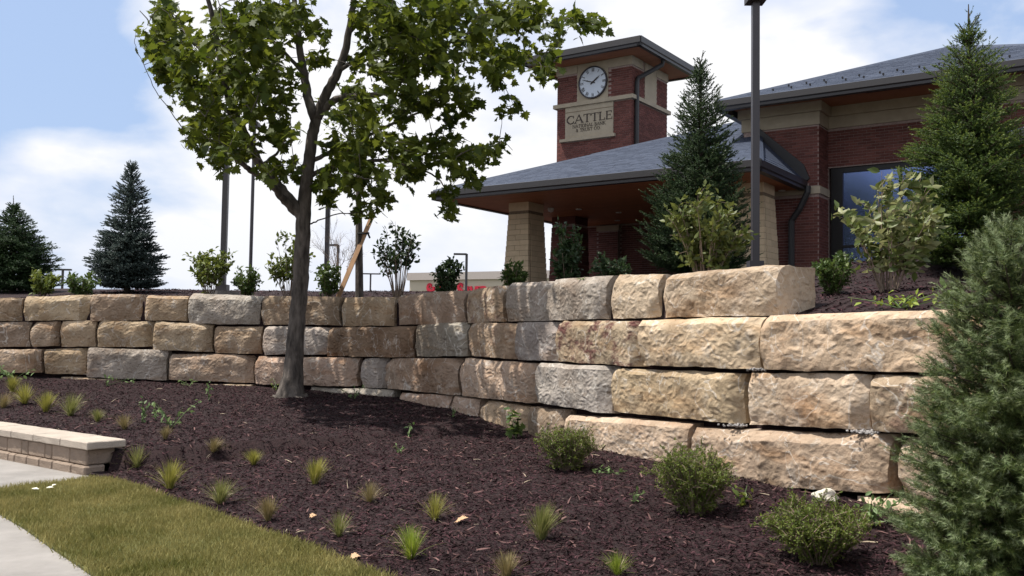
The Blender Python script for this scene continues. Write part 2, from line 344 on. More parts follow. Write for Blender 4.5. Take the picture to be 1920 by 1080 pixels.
def inpoly(P, poly):
    x, y = P[:, 0], P[:, 1]; c = np.zeros(len(P), bool); j = len(poly)-1
    for i in range(len(poly)):
        a, b = poly[i], poly[j]; den = b[1]-a[1] if b[1] != a[1] else 1e-9
        c ^= ((a[1] > y) != (b[1] > y)) & (x < (b[0]-a[0])*(y-a[1])/den+a[0]); j = i
    return c
BEDPOLY = np.concatenate([ED, (WD+WN*.3)])
def bed_z(P):
    dw, iw = near_wall(P); dw = np.maximum(-dw, 0)
    de = np.linalg.norm(ED[None, ::2]-P[:, None], axis=2); ie = de.argmin(1); de = de[np.arange(len(P)), ie]
    t = de/(de+dw+1e-6); t = t**.85
    return EDZ[::2][ie]*(1-t)+WZ[iw]*t
gx = np.arange(-22, 9.01, .13); gy = np.arange(-1, 21.01, .13)
GX, GY = np.meshgrid(gx, gy); P = np.stack([GX.ravel(), GY.ravel()], 1)
ok = inpoly(P, BEDPOLY); lawnED = ED[(EDZ < .035)]; ok |= (np.linalg.norm(lawnED[None, ::2]-P[:, None], axis=2).min(1) < .24) & (near_wall(P)[0] < 0); z = np.zeros(len(P)); z[ok] = bed_z(P[ok])
okg = ok.reshape(GX.shape); idx = -np.ones(len(P), int); idx[ok] = np.arange(ok.sum())
for i in np.nonzero(ok)[0]: z[i] += min(1, max(0.15, z[i]/.12))*(.022*noise.noise(Vector((P[i, 0]*2.2, P[i, 1]*2.2, 1)))+.014*noise.noise(Vector((P[i, 0]*6, P[i, 1]*6, 4))))
full = okg[:-1, :-1] & okg[1:, :-1] & okg[:-1, 1:] & okg[1:, 1:]
I = np.arange(len(P)).reshape(GX.shape); qd = np.stack([I[:-1, :-1][full], I[:-1, 1:][full], I[1:, 1:][full], I[1:, :-1][full]], 1)
VB = np.concatenate([P[ok], z[ok][:, None]], 1); FB = idx[qd]
link('mulch_bed', npmesh('mulch_bed', VB, FB, True), M['mulch'], kind='structure')
# upper terrace behind the wall
sstep = lambda t: np.clip(t, 0, 1)**2*(3-2*np.clip(t, 0, 1))
TOPZ = np.interp(WPXS, [-400, 0, 350, 640, 860, 1000, 1140, 1230, 1440, 1800, 2200], [2.17, 2.17, 2.17, 2.16, 2.16, 2.18, 2.19, 2.16, 1.83, 1.83, 1.78])
offs = A3([.26, .45, .7, 1, 1.4, 1.8, 2.3, 2.8, 3.4, 4.1, 4.9, 5.8, 6.8, 8, 9.5, 11, 13, 16, 20, 26, 34])
sub = np.arange(0, len(WD), 1); VU = []; 
for o in offs:
    p = WD[sub]+WN[sub]*o
    zc = 2.70+.28*sstep((p[:, 0]-1.0)/5); zt = TOPZ[sub]
    low_ = sstep((WPXS[sub]-1230)/210); zz = zt-.05+(zc-zt)*(sstep(o/7.0)*.65+.35*min(1, o/7.0))
    zz = zz*(1-low_)+low_*np.interp(o, [.26, .5, 1.0, 1.6, 4, 9, 12, 34], [1.80, 1.84, 1.98, 2.10, 2.29, 2.62, 2.86, 3.0])-low_*.22*sstep((WPXS[sub]-1540)/260)*sstep(o/2)*(1-sstep((o-6)/8))
    zz = zz-1.0*sstep((o-7)/9)*(1-sstep((p[:, 0]+2)/5))
    zz += A3([.02*noise.noise(Vector((a*1.8, b*1.8, 2)))+.010*noise.noise(Vector((a*5, b*5, 7))) for a, b in p])
    VU.append(np.concatenate([p, zz[:, None]], 1))
VU.insert(0, np.concatenate([WD[sub]+WN[sub]*.25, np.full((len(sub), 1), .05)], 1))
ns = len(sub); VU = np.concatenate(VU); nr = len(offs)+1
FU = A3([(r*ns+i, r*ns+i+1, (r+1)*ns+i+1, (r+1)*ns+i) for r in range(nr-1) for i in range(ns-1)])
link('upper_terrace', npmesh('upper_terrace', VU, FU, True), M['mulch'], kind='structure')
BV = BVHTree.FromPolygons([Vector(p) for p in VB], FB.tolist()); UV_ = BVHTree.FromPolygons([Vector(p) for p in VU], FU.tolist())
def gz_at(x, y, upper=False):
    h = (UV_ if upper else BV).ray_cast(Vector((x, y, 20)), Vector((0, 0, -1)))
    return h[0].z if h[0] else .03
def ghit(px, py):
    h = BV.ray_cast(Vector((0, 0, CZ)), Vector(ray(px, py)).normalized()); return A3(h[0]) if h[0] else gz(px, py, .05)
def stand(px, d, upper=True):                    # ground point in pixel column px (at mid frame), d ahead
    p = at(px, 560, d); return A3([p[0], p[1], gz_at(p[0], p[1], upper)])

# mulch chips
def chips(n, bed, name, dmax, tmin=.02, tmax=.075):
    if bed:
        cx = rng.uniform(-9, 6, n*4); cy = 4.2+rng.uniform(0, 1, n*4)**1.7*13; Q = np.stack([cx, cy], 1); k = inpoly(Q, np.concatenate([ED, WD])); Q = Q[k]
    else:
        s = rng.choice(np.nonzero((WD[:, 0] > -10) & (WD[:, 1] > 5.5))[0], n*4); Q = WD[s]+WN[s]*(.3+rng.uniform(0, 1, n*4)[:, None]**1.5*6.5)
    px, py, k = proj(np.concatenate([Q, np.full((len(Q), 1), .4 if bed else 2.3)], 1)); m = (px > -120) & (px < 2040) & (py < 1200) & (k > 3); Q = Q[m][:n]
    pts = []; nrm = []
    for q in Q:
        h = (BV if bed else UV_).ray_cast(Vector((q[0], q[1], 20)), Vector((0, 0, -1)))
        if h[0] is None or abs(h[1].z) < .5: continue
        pts.append(h[0]); nrm.append(h[1] if h[1].z > 0 else -h[1])
    pts = A3(pts); nrm = A3(nrm); m = len(pts)
    tv = A3([(-.10, 0, 0), (.10, 0, 0), (.13, .5, .10), (.05, 1, 0), (-.09, .55, .07)]); tf = A3([(0, 1, 2), (0, 2, 4), (4, 2, 3)])
    az = rng.uniform(0, 6.283, m); y = np.stack([np.cos(az), np.sin(az), rng.normal(0, .30, m)], 1); zx = nrm+rng.normal(0, .45, (m, 3))
    V, F = scatter(tv, tf, pts+A3([0, 0, .006]), y, zx, rng.uniform(tmin, tmax, m))
    link(name, npmesh(name, V, F), M['chips'], kind='stuff')
chips(140000, True, 'mulch_chips', 18, .010, .055)
chips(45000, False, 'mulch_chips', 24)

def debris(n):
    Q = np.stack([rng.uniform(-7, 4.5, n), 4.5+rng.uniform(0, 1, n)**1.4*11.5], 1); Q = Q[inpoly(Q, np.concatenate([ED, WD]))]
    pts = A3([(q[0], q[1], gz_at(q[0], q[1])+.012) for q in Q]); m = len(pts); az = rng.uniform(0, 6.283, m)
    tv = A3([(-.035, 0, 0), (.035, 0, 0), (.05, .5, .06), (-.02, .5, .05), (.02, 1, .01)]); tf = A3([(0, 1, 2), (0, 2, 3), (3, 2, 4)])
    V, F = scatter(tv, tf, pts, np.stack([np.cos(az), np.sin(az), rng.normal(.05, .25, m)], 1), rdir(m, 2), rng.uniform(.03, .16, m)*rng.uniform(.4, 1, m))
    link('mulch_debris', npmesh('mulch_debris', V, F), M['straw'], kind='stuff')
debris(420)
def shreds(n):
    Q = np.stack([rng.uniform(-7, 4.5, n), 4.5+rng.uniform(0, 1, n)**1.5*10], 1); Q = Q[inpoly(Q, np.concatenate([ED, WD]))]
    pts = A3([(q[0], q[1], gz_at(q[0], q[1])+.014) for q in Q]); m = len(pts); az = rng.uniform(0, 6.283, m)
    tv = A3([(-.06, 0, 0), (.06, 0, 0), (.10, .5, .08), (-.03, .5, .05), (.03, 1, .0)]); tf = A3([(0, 1, 2), (0, 2, 3), (3, 2, 4)])
    V, F = scatter(tv, tf, pts, np.stack([np.cos(az), np.sin(az), rng.normal(.0, .28, m)], 1), rdir(m, 1.5), rng.uniform(.04, .11, m))
    link('mulch_shreds', npmesh('mulch_shreds', V, F), M['shreds'], kind='stuff')
shreds(9000)

# ---------------------------------------------------------------- walks and lawn
sw = MB()
sp = [gz(230, 1110, .012), gz(180, 1080, .012), gz(90, 1018, .012), gz(0, 961, .012), gz(-120, 890+20, .012)]
walk = [A3([-.4, 4.0, .012]), *[A3([p[0]+.25, p[1]+.25, .012]) for p in sp[:4]], LW_A*A3([1, 1, 0])+A3([.1, -.1, .012]), A3([*(LW_A[:2]+lwd*5), .012]), A3([-30, 15, .012]), A3([-30, -5, .012]), A3([-.4, -5, .012])]
sw.prism([p-A3([0, 0, .15]) for p in walk], (0, 0, .15)); sw.build('sidewalk', M['concrete'], kind='structure')
LAWN = [A3([3.0, 1.0]), A3([1.3, 2.7])] + [A3(e)+A3([.0, .0]) for e in (A3([.2, 4.4]),)] + [gz(x, y, .03)[:2] for x, y in ((720, 1080), (600, 1032), (440, 977), (300, 928), (215, 899), (172, 896), (100, 904), (50, 908), (0, 916), (-40, 926), (-70, 938), (-40, 942), (0, 962), (45, 988), (90, 1020), (140, 1053), (180, 1081), (235, 1125))] + [A3([-1.2, 4.0]), A3([-.2, 2.0]), A3([1, 0.])]
LAWN = A3(LAWN)
lg = MB(); lg.prism([(x, y, -.10) for x, y in LAWN], (0, 0, .128)); lg.build('lawn', M['lawn'], kind='structure')
n = 170000
lo = LAWN.min(0); hi = LAWN.max(0); Q = rng.uniform(lo, hi, (n*4, 2)); Q = Q[inpoly(Q, LAWN)]
px, py, k = proj(np.concatenate([Q, np.zeros((len(Q), 1))], 1)); Q = Q[(px > -80) & (px < 900) & (py < 1130) & (k > 3)][:n]; m = len(Q)
tv = A3([(-.055, 0, 0), (.055, 0, 0), (.04, .55, .05), (-.04, .55, .05), (0, 1, .22)]); tf = A3([(0, 1, 2), (0, 2, 3), (3, 2, 4)])
y = rng.normal(0, .42, (m, 3)); y[:, 2] = 1
Q = Q+rng.normal(0, .022, Q.shape); h = .050*(1+.25*np.sin(Q[:, 0]*3.1)*np.cos(Q[:, 1]*2.7))*rng.uniform(.45, 1.35, m)
V, F = scatter(tv, tf, np.concatenate([Q, np.full((m, 1), .026)], 1), y, rdir(m), h)
link('grass', npmesh('grass', V, F), M['blade'], kind='stuff')

# ---------------------------------------------------------------- stone retaining wall
wall = thing('retaining_wall', (0, 12.4, .35), 'long dry-laid wall of big rough tan limestone blocks, in courses, holding back the terrace', 'retaining wall')
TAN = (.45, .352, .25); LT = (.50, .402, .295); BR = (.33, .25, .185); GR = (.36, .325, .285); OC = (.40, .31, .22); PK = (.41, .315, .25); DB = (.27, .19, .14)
ST = [ # course, xl, xr, top-left, top-right, bottom-left, bottom-right, colour, rust
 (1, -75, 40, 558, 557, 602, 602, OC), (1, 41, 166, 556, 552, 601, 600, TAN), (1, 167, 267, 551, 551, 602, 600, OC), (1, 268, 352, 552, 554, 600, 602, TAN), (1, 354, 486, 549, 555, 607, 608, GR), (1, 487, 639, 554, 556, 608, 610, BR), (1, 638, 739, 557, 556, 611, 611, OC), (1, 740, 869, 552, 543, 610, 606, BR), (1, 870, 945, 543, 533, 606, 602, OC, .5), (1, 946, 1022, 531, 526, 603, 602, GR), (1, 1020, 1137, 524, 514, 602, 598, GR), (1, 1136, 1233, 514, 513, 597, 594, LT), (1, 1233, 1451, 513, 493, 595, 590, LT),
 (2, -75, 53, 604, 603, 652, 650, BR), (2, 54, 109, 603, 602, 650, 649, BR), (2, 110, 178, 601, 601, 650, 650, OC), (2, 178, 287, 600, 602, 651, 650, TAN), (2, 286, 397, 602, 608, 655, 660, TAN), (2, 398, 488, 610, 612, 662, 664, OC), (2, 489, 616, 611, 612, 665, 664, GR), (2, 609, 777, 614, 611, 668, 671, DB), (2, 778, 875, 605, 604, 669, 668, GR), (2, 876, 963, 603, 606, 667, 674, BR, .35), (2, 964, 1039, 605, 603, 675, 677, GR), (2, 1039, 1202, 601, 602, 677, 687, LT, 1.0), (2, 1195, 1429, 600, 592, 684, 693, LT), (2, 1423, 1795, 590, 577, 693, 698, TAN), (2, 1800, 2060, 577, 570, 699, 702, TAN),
 (3, -75, 78, 653, 654, 696, 699, OC), (3, 79, 162, 654, 652, 700, 703, OC), (3, 163, 314, 652, 656, 707, 713, GR), (3, 313, 474, 662, 665, 713, 718, PK), (3, 474, 668, 668, 670, 720, 724, PK), (3, 671, 719, 672, 672, 726, 728, GR), (3, 716, 859, 672, 671, 727, 741, BR), (3, 860, 1001, 671, 681, 741, 757, PK), (3, 1001, 1140, 679, 686, 753, 775, GR), (3, 1134, 1389, 690, 700, 770, 796, TAN), (3, 1393, 1628, 697, 701, 795, 806, LT), (3, 1622, 1800, 701, 706, 807, 815, OC, .5), (3, 1805, 1985, 704, 708, 815, 826, TAN),
 (4, 104, 230, 706, 712, 744, 748, OC), (4, 231, 312, 715, 717, 748, 750, GR), (4, 318, 470, 719, 721, 752, 754, OC), (4, 575, 735, 726, 731, 768, 778, GR), (4, 742, 841, 736, 741, 786, 798, PK), (4, 842, 892, 742, 749, 800, 815, PK), (4, 893, 984, 749, 763, 815, 845, OC), (4, 985, 1051, 762, 769, 845, 868, BR), (4, 1053, 1289, 777, 794, 876, 900, LT), (4, 1286, 1664, 801, 816, 903, 926, TAN), (4, 1667, 1830, 820, 832, 929, 952, LT), (4, 1836, 2130, 832, 856, 952, 996, TAN),
 (5, 1330, 1500, 905, 925, 960, 980, OC), (5, 1590, 1768, 931, 952, 1000, 1020, LT), (5, 1775, 2060, 955, 990, 1030, 1060, TAN)]
def stone_mesh(TL, TR, BR_, BL, inw, D, seed, res, skew=0.0):
    L = float(np.linalg.norm(TR-TL)+np.linalg.norm(BR_-BL))/2; H = float(np.linalg.norm(TL-BL)+np.linalg.norm(TR-BR_))/2
    nx = max(6, min(84, int(L/res))); nz = max(5, min(28, int(H/res))); ny = 6; inw3 = A3([inw[0], inw[1], 0]); alng = unit((TR-TL)+(BR_-BL))
    vid = {}; V = []; r = min(.013, H*.04); R = random.Random(seed); off = Vector((seed*3.7, seed*1.3, seed*.77))
    cut = [R.uniform(0, .09) for _ in range(4)]; cr_, crw = R.uniform(.03, .11), R.uniform(.06, .17); cl_, clw = R.uniform(.01, .05), R.uniform(.03, .08); ct_, ctw = R.uniform(.02, .075), R.uniform(.035, .10); tilt = R.uniform(-.02, .02)
    def vert(i, j, k):
        key = (i, j, k)
        if key in vid: return vid[key]
        a = i/nx; e = (j/ny)**1.6; h = k/nz
        x = a*L; y = e*D; zz = h*H
        c = Vector((min(max(x, r), L-r), min(max(y, r), D-r), min(max(zz, r), H-r))); q = Vector((x, y, zz))-c
        if q.length > 1e-6:
            mxn = max(abs(q.x), abs(q.y), abs(q.z)); q = q.normalized()*mxn*1.0 if mxn <= r else q; q = q if mxn <= r else q
        p = c+q
        s = p+off
        f = fbm(s*1.4, 2)*.020+fbm(s*4.6, 3)*.013+fbm(s*13, 3)*.009
        ridg = abs(noise.noise(s*3.1+Vector((5, 5, 5))))*.012
        w_ = max(0, 1-e*2.5)
        if w_ > 0:                               # spalled facets
            for sc_, am in ((2.2, .016), (6.0, .012)):
                u_ = Vector((s.x*sc_*.7, s.y*sc_, s.z*sc_*1.15)); dd_, pp_ = noise.voronoi(u_); c0 = pp_[0]; hv = noise.cell_vector(c0*37.7); f += am*(hv.x*.5+(hv.y*(u_.x-c0.x)+hv.z*(u_.z-c0.z))*.9)
        out = (f+ridg)*w_ + .016*(1-abs(2*a-1)**4)*(1-abs(2*h-1)**4)*w_ - .01*w_
        for (ca, ch, cu) in ((0, 0, cut[0]), (1, 0, cut[1]), (0, 1, cut[2]), (1, 1, cut[3])):
            dd = math.hypot((a-ca)*L, (h-ch)*H)
            if dd < .15: out -= cu*(1-dd/.15)*w_
        out -= (cr_*max(0, 1-(1-a)*L/crw) + cl_*max(0, 1-a*L/clw) + ct_*max(0, 1-(1-h)*H/ctw + .35*noise.noise(s*3)))*w_
        g = noise.noise_vector(s*2.3)*.014+noise.noise_vector(s*8)*.008
        p = p+g
        a2 = p.x/L; h2 = p.z/H
        F_ = BL*(1-a2)*(1-h2)+BR_*a2*(1-h2)+TL*(1-a2)*h2+TR*a2*h2
        W = F_+inw3*(p.y-out+tilt*(2*a-1)*w_)+alng*(skew*p.y)
        vid[key] = len(V); V.append(W); return vid[key]
    F = []
    for i in range(nx):
        for k in range(nz):
            F.append((vert(i, 0, k), vert(i+1, 0, k), vert(i+1, 0, k+1), vert(i, 0, k+1)))
        for j in range(ny):
            F.append((vert(i, j, nz), vert(i+1, j, nz), vert(i+1, j+1, nz), vert(i, j+1, nz)))
            F.append((vert(i, j+1, 0), vert(i+1, j+1, 0), vert(i+1, j, 0), vert(i, j, 0)))
    for j in range(ny):
        for k in range(nz):
            F.append((vert(0, j+1, k), vert(0, j, k), vert(0, j, k+1), vert(0, j+1, k+1)))
            F.append((vert(nx, j, k), vert(nx, j+1, k), vert(nx, j+1, k+1), vert(nx, j, k+1)))
    me = npmesh('stone', A3(V), F, True); me.set_sharp_from_angle(angle=math.radians(27)); return me
for q, s in enumerate(ST):
    c, xl, xr, tl, tr, bl, br, col = s[:8]; sb = .05*(4-c)
    TL, n0 = hit_wall(xl, tl, sb); TR, n1_ = hit_wall(xr, tr, sb); BL = hit_wall(xl, bl, sb)[0]; BR_ = hit_wall(xr, br, sb)[0]
    BL = A3([TL[0], TL[1], BL[2]]); BR_ = A3([TR[0], TR[1], BR_[2]])
    inw = unit(n0+n1_); d = TL[1]
    al = unit(TR-TL)*(random.uniform(.030, .048) if xl > 990 else random.uniform(.016, .034)); jo = A3([inw[0], inw[1], 0])*random.uniform(-.035, .035); TL, TR, BL, BR_ = TL+jo, TR+jo, BL+jo, BR_+jo; TL = TL+al; BL = BL+al; TR = TR-al; BR_ = BR_-al; zd = A3([0, 0, random.uniform(.002, .010)]); TL = TL-zd; TR = TR-zd
    o = link('stone', stone_mesh(TL, TR, BR_, BL, inw, .62, q+1, (.046 if d > 11 else .030)), M['stone'], wall)
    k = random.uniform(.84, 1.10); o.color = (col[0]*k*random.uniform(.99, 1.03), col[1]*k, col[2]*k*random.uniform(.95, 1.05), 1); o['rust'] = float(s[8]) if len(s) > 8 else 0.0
# the wall goes on past both picture edges
ARC = np.concatenate([[0], np.cumsum(np.linalg.norm(np.diff(WD, axis=0), axis=1))])
def path_at(a_, sb):
    i = int(np.clip(np.searchsorted(ARC, a_), 1, len(WD)-2)); return WD[i]+WN[i]*sb, WN[i]
def run_on(px, c, yt, yb, direction, total, cols):
    sb = .05*(4-c); T_, _ = hit_wall(px, yt, sb); B_, _ = hit_wall(px, yb, sb); i = int(np.argmin(np.linalg.norm(WD+WN*sb-T_[:2], axis=1))); a_ = ARC[i]-direction*.03; e = 0
    while e < total:
        L_ = random.uniform(.95, 1.7); p, n0 = path_at(a_, sb); q_, n1_ = path_at(a_+direction*L_, sb)
        if direction < 0: p, q_ = q_, p
        TL, TR, BL, BR_ = A3([*p, T_[2]]), A3([*q_, T_[2]]), A3([*p, B_[2]]), A3([*q_, B_[2]])
        o = link('stone', stone_mesh(TL, TR, BR_, BL, unit(n0+n1_), .62, random.randint(100, 900), .07), M['stone'], wall); o.color = (*random.choice(cols), 1); o['rust'] = 0.0
        a_ += direction*(L_+.03); e += L_
for c, yt, yb in ((1, 558, 601), (2, 604, 651), (3, 653, 696)): run_on(-75, c, yt, yb, -1, 4.5, (OC, TAN, BR, GR))
for px, c, yt, yb in ((2060, 2, 570, 702), (1985, 3, 708, 826), (2130, 4, 856, 996), (2060, 5, 990, 1060)): run_on(px, c, yt, yb, 1, 4.0, (TAN, LT, OC))
# joint gravel
def gravel(px, py, n, spread):
    p, nn = hit_wall(px, py, .10); pos = p+rng.normal(0, 1, (n, 3))*A3([spread, spread*.6, .006])+A3([0, 0, -.005])
    tv = A3([(0, 0, .6), (.6, 0, 0), (0, .6, 0), (-.6, 0, 0), (0, -.6, 0), (0, 0, -.6)]); tf = A3([(0, 1, 2), (0, 2, 3), (0, 3, 4), (0, 4, 1), (5, 2, 1), (5, 3, 2), (5, 4, 3), (5, 1, 4)])
    return scatter(tv, tf, pos, rdir(n), rdir(n), rng.uniform(.012, .03, n))
Va, Fa = gravel(1383, 797, 90, .045); Vb, Fb = gravel(1622, 809, 130, .06); Vc, Fc = gravel(1420, 692, 50, .04)
link('gravel', npmesh('gravel', np.concatenate([Va, Vb, Vc]), np.concatenate([Fa, Fb+len(Va), Fc+len(Va)+len(Vb)])), M['gravel'], wall, kind='stuff')

# ---------------------------------------------------------------- low block wall beside the walk
low = thing('low_block_wall', A3([*LW_A[:2], 0]), 'low tan block garden wall with flat pale cap stones beside the concrete walk', 'garden wall')
L3 = A3([*lwd, 0]); B3 = A3([*lwp, 0]); O = A3([*LW_A[:2], 0.0])
def rough(o, amp, seed):
    me = o.data; 
    for i, vv in enumerate(me.vertices): vv.co += noise.noise_vector(Vector(vv.co)*9+Vector((seed, 0, 0)))*amp
def blk(name, s0, s1, y0, y1, z0, z1, m, par, ch=.012):
    b = MB(); o = O+L3*s0+B3*y0; X = L3*(s1-s0); Y = B3*(y1-y0)
    lo_ = o+A3([0, 0, z0]); b.hexa([lo_, lo_+X, lo_+X+Y, lo_+Y] + [p+A3([0, 0, z1-z0]) for p in (lo_, lo_+X, lo_+X+Y, lo_+Y)])
    ob = b.build(name, m, par)
    import bmesh
    bm = bmesh.new(); bm.from_mesh(ob.data); bmesh.ops.recalc_face_normals(bm, faces=bm.faces); bmesh.ops.bevel(bm, geom=bm.edges, offset=ch, segments=1, affect='EDGES')
    bmesh.ops.subdivide_edges(bm, edges=[e for e in bm.edges if e.calc_length() > .12], cuts=3, use_grid_fill=True)
    for vv in bm.verts: vv.co += noise.noise_vector(vv.co*14)*.006
    bm.to_mesh(ob.data); bm.free(); return ob
s = 0.0
while s < 7.5:
    wv = random.choice((.30, .42, .30, .16)); blk('block', s+.003, s+wv-.005, -.04, .2, -.10, .105, M['block'], low, .016); s += wv
s = .05
while s < 7.5:
    wv = random.choice((.36, .16, .40, .40)); blk('block', s+.003, s+wv-.005, .0, .34, .108, .285, M['block'], low, .014); s += wv
s = -.03
for wv in (.60, .62, .55, .6, .62, .6, .62, .6, .6, .62, .58, .6, .6):
    blk('cap_stone', s+.002, s+wv-.004, -.035, .42, .287, .372, M['cap'], low, .010); s += wv

# ---------------------------------------------------------------- bank building (its own axes: a along the front, b into depth)
TH = math.radians(55.2); U = A3([math.sin(TH), -math.cos(TH), 0]); Vv = A3([math.cos(TH), math.sin(TH), 0]); K = A3([0, 0, 1.0])
P0 = at(1535, 300, 22.0); P0 = A3([P0[0], P0[1], 0.0])
def BP(a, b, z_): return P0+a*U+b*Vv+K*z_
def onf(px, py, b):
    q = ray(px, py); o = A3([0, 0, CZ]); t = ((P0+b*Vv-o)@Vv)/(q@Vv); p = o+q*t; return (p-P0)@U, p[2]
GB = 2.75
bank = thing('bank_building', BP(-3, 3, 2.9), 'red brick bank with slate hip roofs, wide dark eaves and a square clock tower', 'building')
def bbox(mb, a0, a1, b0, b1, z0, z1): mb.box(BP(a0, b0, z0), U*(a1-a0), Vv*(b1-b0), K*(z1-z0))
BRK = MB(); BM = None; IND = []
bh = .0677; bl = .203; mj = .010
def brick_unit():
    b = MB(); b.box(A3([0, 0, 0]), U*(bl-mj), Vv*-.012, K*(bh-mj)); return b.mesh('brick')
BMESH = brick_unit(); BMESH.materials.append(M['brick'])
def face(a0, a1, bb, z0, z1, axis='a', skip=None, par=None, single=0, sgn=-1):
    """running-bond bricks on a face; axis 'a' faces -b, axis 'b' faces +a (a0,a1 are b's there, bb is a); joins them or links the first `single`"""
    r0 = int(math.ceil(z0/bh-1e-6)); row = r0
    got = []
    while (row+1)*bh <= z1+.004:
        x = a0-(bl/2 if row % 2 else 0)
        while x < a1-.02:
            s0 = max(x, a0)+mj/2; s1 = min(x+bl, a1)-mj/2
            if s1-s0 > .03 and not (skip and skip((s0+s1)/2, (row+.5)*bh)): got.append((s0, s1, row*bh+mj/2, (row+1)*bh-mj/2))
            x += bl
        row += 1
    n_s = 0
    if single: got.sort(key=lambda g: (abs(g[1]-g[0]-(bl-mj)) > .002, single[1](g)))
    for g in got:
        if single and n_s < single[0] and abs(g[1]-g[0]-(bl-mj)) < .002 and single[2](g):
            o = bpy.data.objects.new('brick', BMESH); C.objects.link(o); o.parent = par; o.location = Vector(BP(g[0], bb, g[2])); n_s += 1; continue
        pr = .012
        if axis == 'a': BRK.box(BP(g[0], bb, g[2]), U*(g[1]-g[0]), Vv*-pr, K*(g[3]-g[2]))
        else: BRK.box(BP(bb, g[0], g[2]), U*pr, Vv*(g[1]-g[0]), K*(g[3]-g[2]))
# walls (mortar bodies)
wm = MB(); bbox(wm, -1.85, 0, 0, 3, GB, 6.74); bayw = wm.build('wall', M['mortar'], bank)
wm = MB(); bbox(wm, -.02, 3.87, .75, 5, GB+.5, 3.10); bbox(wm, -.02, 3.87, .752, 5, 5.80, 6.76); bbox(wm, 3.2, 3.87, .753, 5, 3.0, 5.9); recw = wm.build('wall', M['mortar'], bank)
wm = MB(); bbox(wm, 3.85, 6.2, 0, 5, GB, 6.76); bay2 = wm.build('wall', M['mortar'], bank)
wm = MB(); bbox(wm, -8.7, -1.80, 4.0, 9, GB, 5.3); bbox(wm, -8.15, -7.45, 3.85, 4.1, GB, 5.0); backw = wm.build('wall', M['mortar'], bank)
wm = MB(); bbox(wm, -1.82, 5.9, 2.6, 10, GB, 7.0); wm.build('rear_wall', M['mortar'], bank)
roofz = lambda a: 5.4+.97*(-.3-a)
face(-1.85, .014, 0, 2.9, 5.07, skip=lambda a, z_: False); face(-1.85, .014, 0, 5.27, 6.72, par=bayw, skip=lambda a, z_: z_ < roofz(a)-.1, single=(120, lambda g: -g[0], lambda g: g[2] > roofz(g[0])+.05))
face(0, .75, 0, 2.9, 5.07, 'b'); face(0, .75, 0, 5.27, 6.72, 'b')
face(.0, 3.85, .752, 5.82, 6.74, par=recw, single=(180, lambda g: abs(g[0]-1.0), lambda g: g[0] < 2.3))
face(3.85, 6.2, 0, 2.9, 6.70)
face(-8.7, -1.85, 4.0, 2.9, 5.15, skip=lambda a, z_: -8.2 < a < -7.4); face(-8.15, -7.45, 3.85, 2.9, 4.95)
# cast stone bands
cs = MB()
bbox(cs, -1.90, .03, -.03, 3, 6.745, 7.05); bbox(cs, -1.97, .10, -.10, 3, 7.053, 7.29)
bbox(cs, .02, 3.84, .715, 3, 6.765, 7.05); bbox(cs, .11, 3.80, .66, 3, 7.053, 7.29)
bbox(cs, 3.81, 6.2, -.03, 3, 6.762, 7.05); bbox(cs, 3.79, 6.2, -.10, 3, 7.053, 7.29)
cs.build('stone_band', M['cstone'], bank)
cs = MB(); bbox(cs, -1.88, .045, -.045, .75, 5.08, 5.26); cs.build('stone_belt', M['cstone'], bank)
cs = MB(); bbox(cs, .05, 3.82, .62, .9, 3.02, 3.17); bbox(cs, .05, 3.82, .66, .9, 2.7, 3.0); cs.build('stone_sill', M['cstone'], bank)
cs = MB(); bbox(cs, -8.2, -7.4, 3.80, 4.1, 4.99, 5.15); cs.build('stone_belt', M['cstone'], bank)
# window
wf = MB()
for a in (.06, 1.62, 3.10): bbox(wf, a, a+.07 if a > .5 else a+.28, .80, .90, 3.17, 5.80)
bbox(wf, .1, 3.2, .803, .897, 5.67, 5.80); bbox(wf, .1, 3.2, .803, .897, 3.172, 3.25); bbox(wf, .1, 3.2, .806, .894, 3.84, 3.90)
win = wf.build('window', M['frame'], bank)
for a0, a1 in ((.34, 1.62), (1.69, 3.10)):
    for z0, z1 in ((3.25, 3.84), (3.90, 5.67)):
        g = MB(); bbox(g, a0+.002, a1-.002, .85, .86, z0+.002, z1-.002); g.build('pane', M['glass'], win)
# gutters / fascias
def fascia(name, pts, z0, z1, th=.16):
    mb = MB()
    for (a0, b0), (a1, b1) in zip(pts[:-1], pts[1:]):
        p, q = BP(a0, b0, 0), BP(a1, b1, 0); d = unit(q-p); nn = A3([-d[1], d[0], 0])
        prof = [(0, z0), (0, z0+.06), (-.03, z0+.09), (-.03, z1), (.0, z1+.012), (th, z1), (th, z0)]
        mb.prism([p-d*0+nn*x+K*z_ for x, z_ in prof], q-p)
    return mb.build(name, M['fascia'], bank)
fascia('fascia', [(-2.2, 10.), (-2.2, -1.0), (6.8, -1.0)], 7.13, 7.36)
fascia('fascia', [(-9.25, 9.0), (-9.25, -3.2), (-.28, -3.2), (-.28, -.05)], 5.17, 5.40)
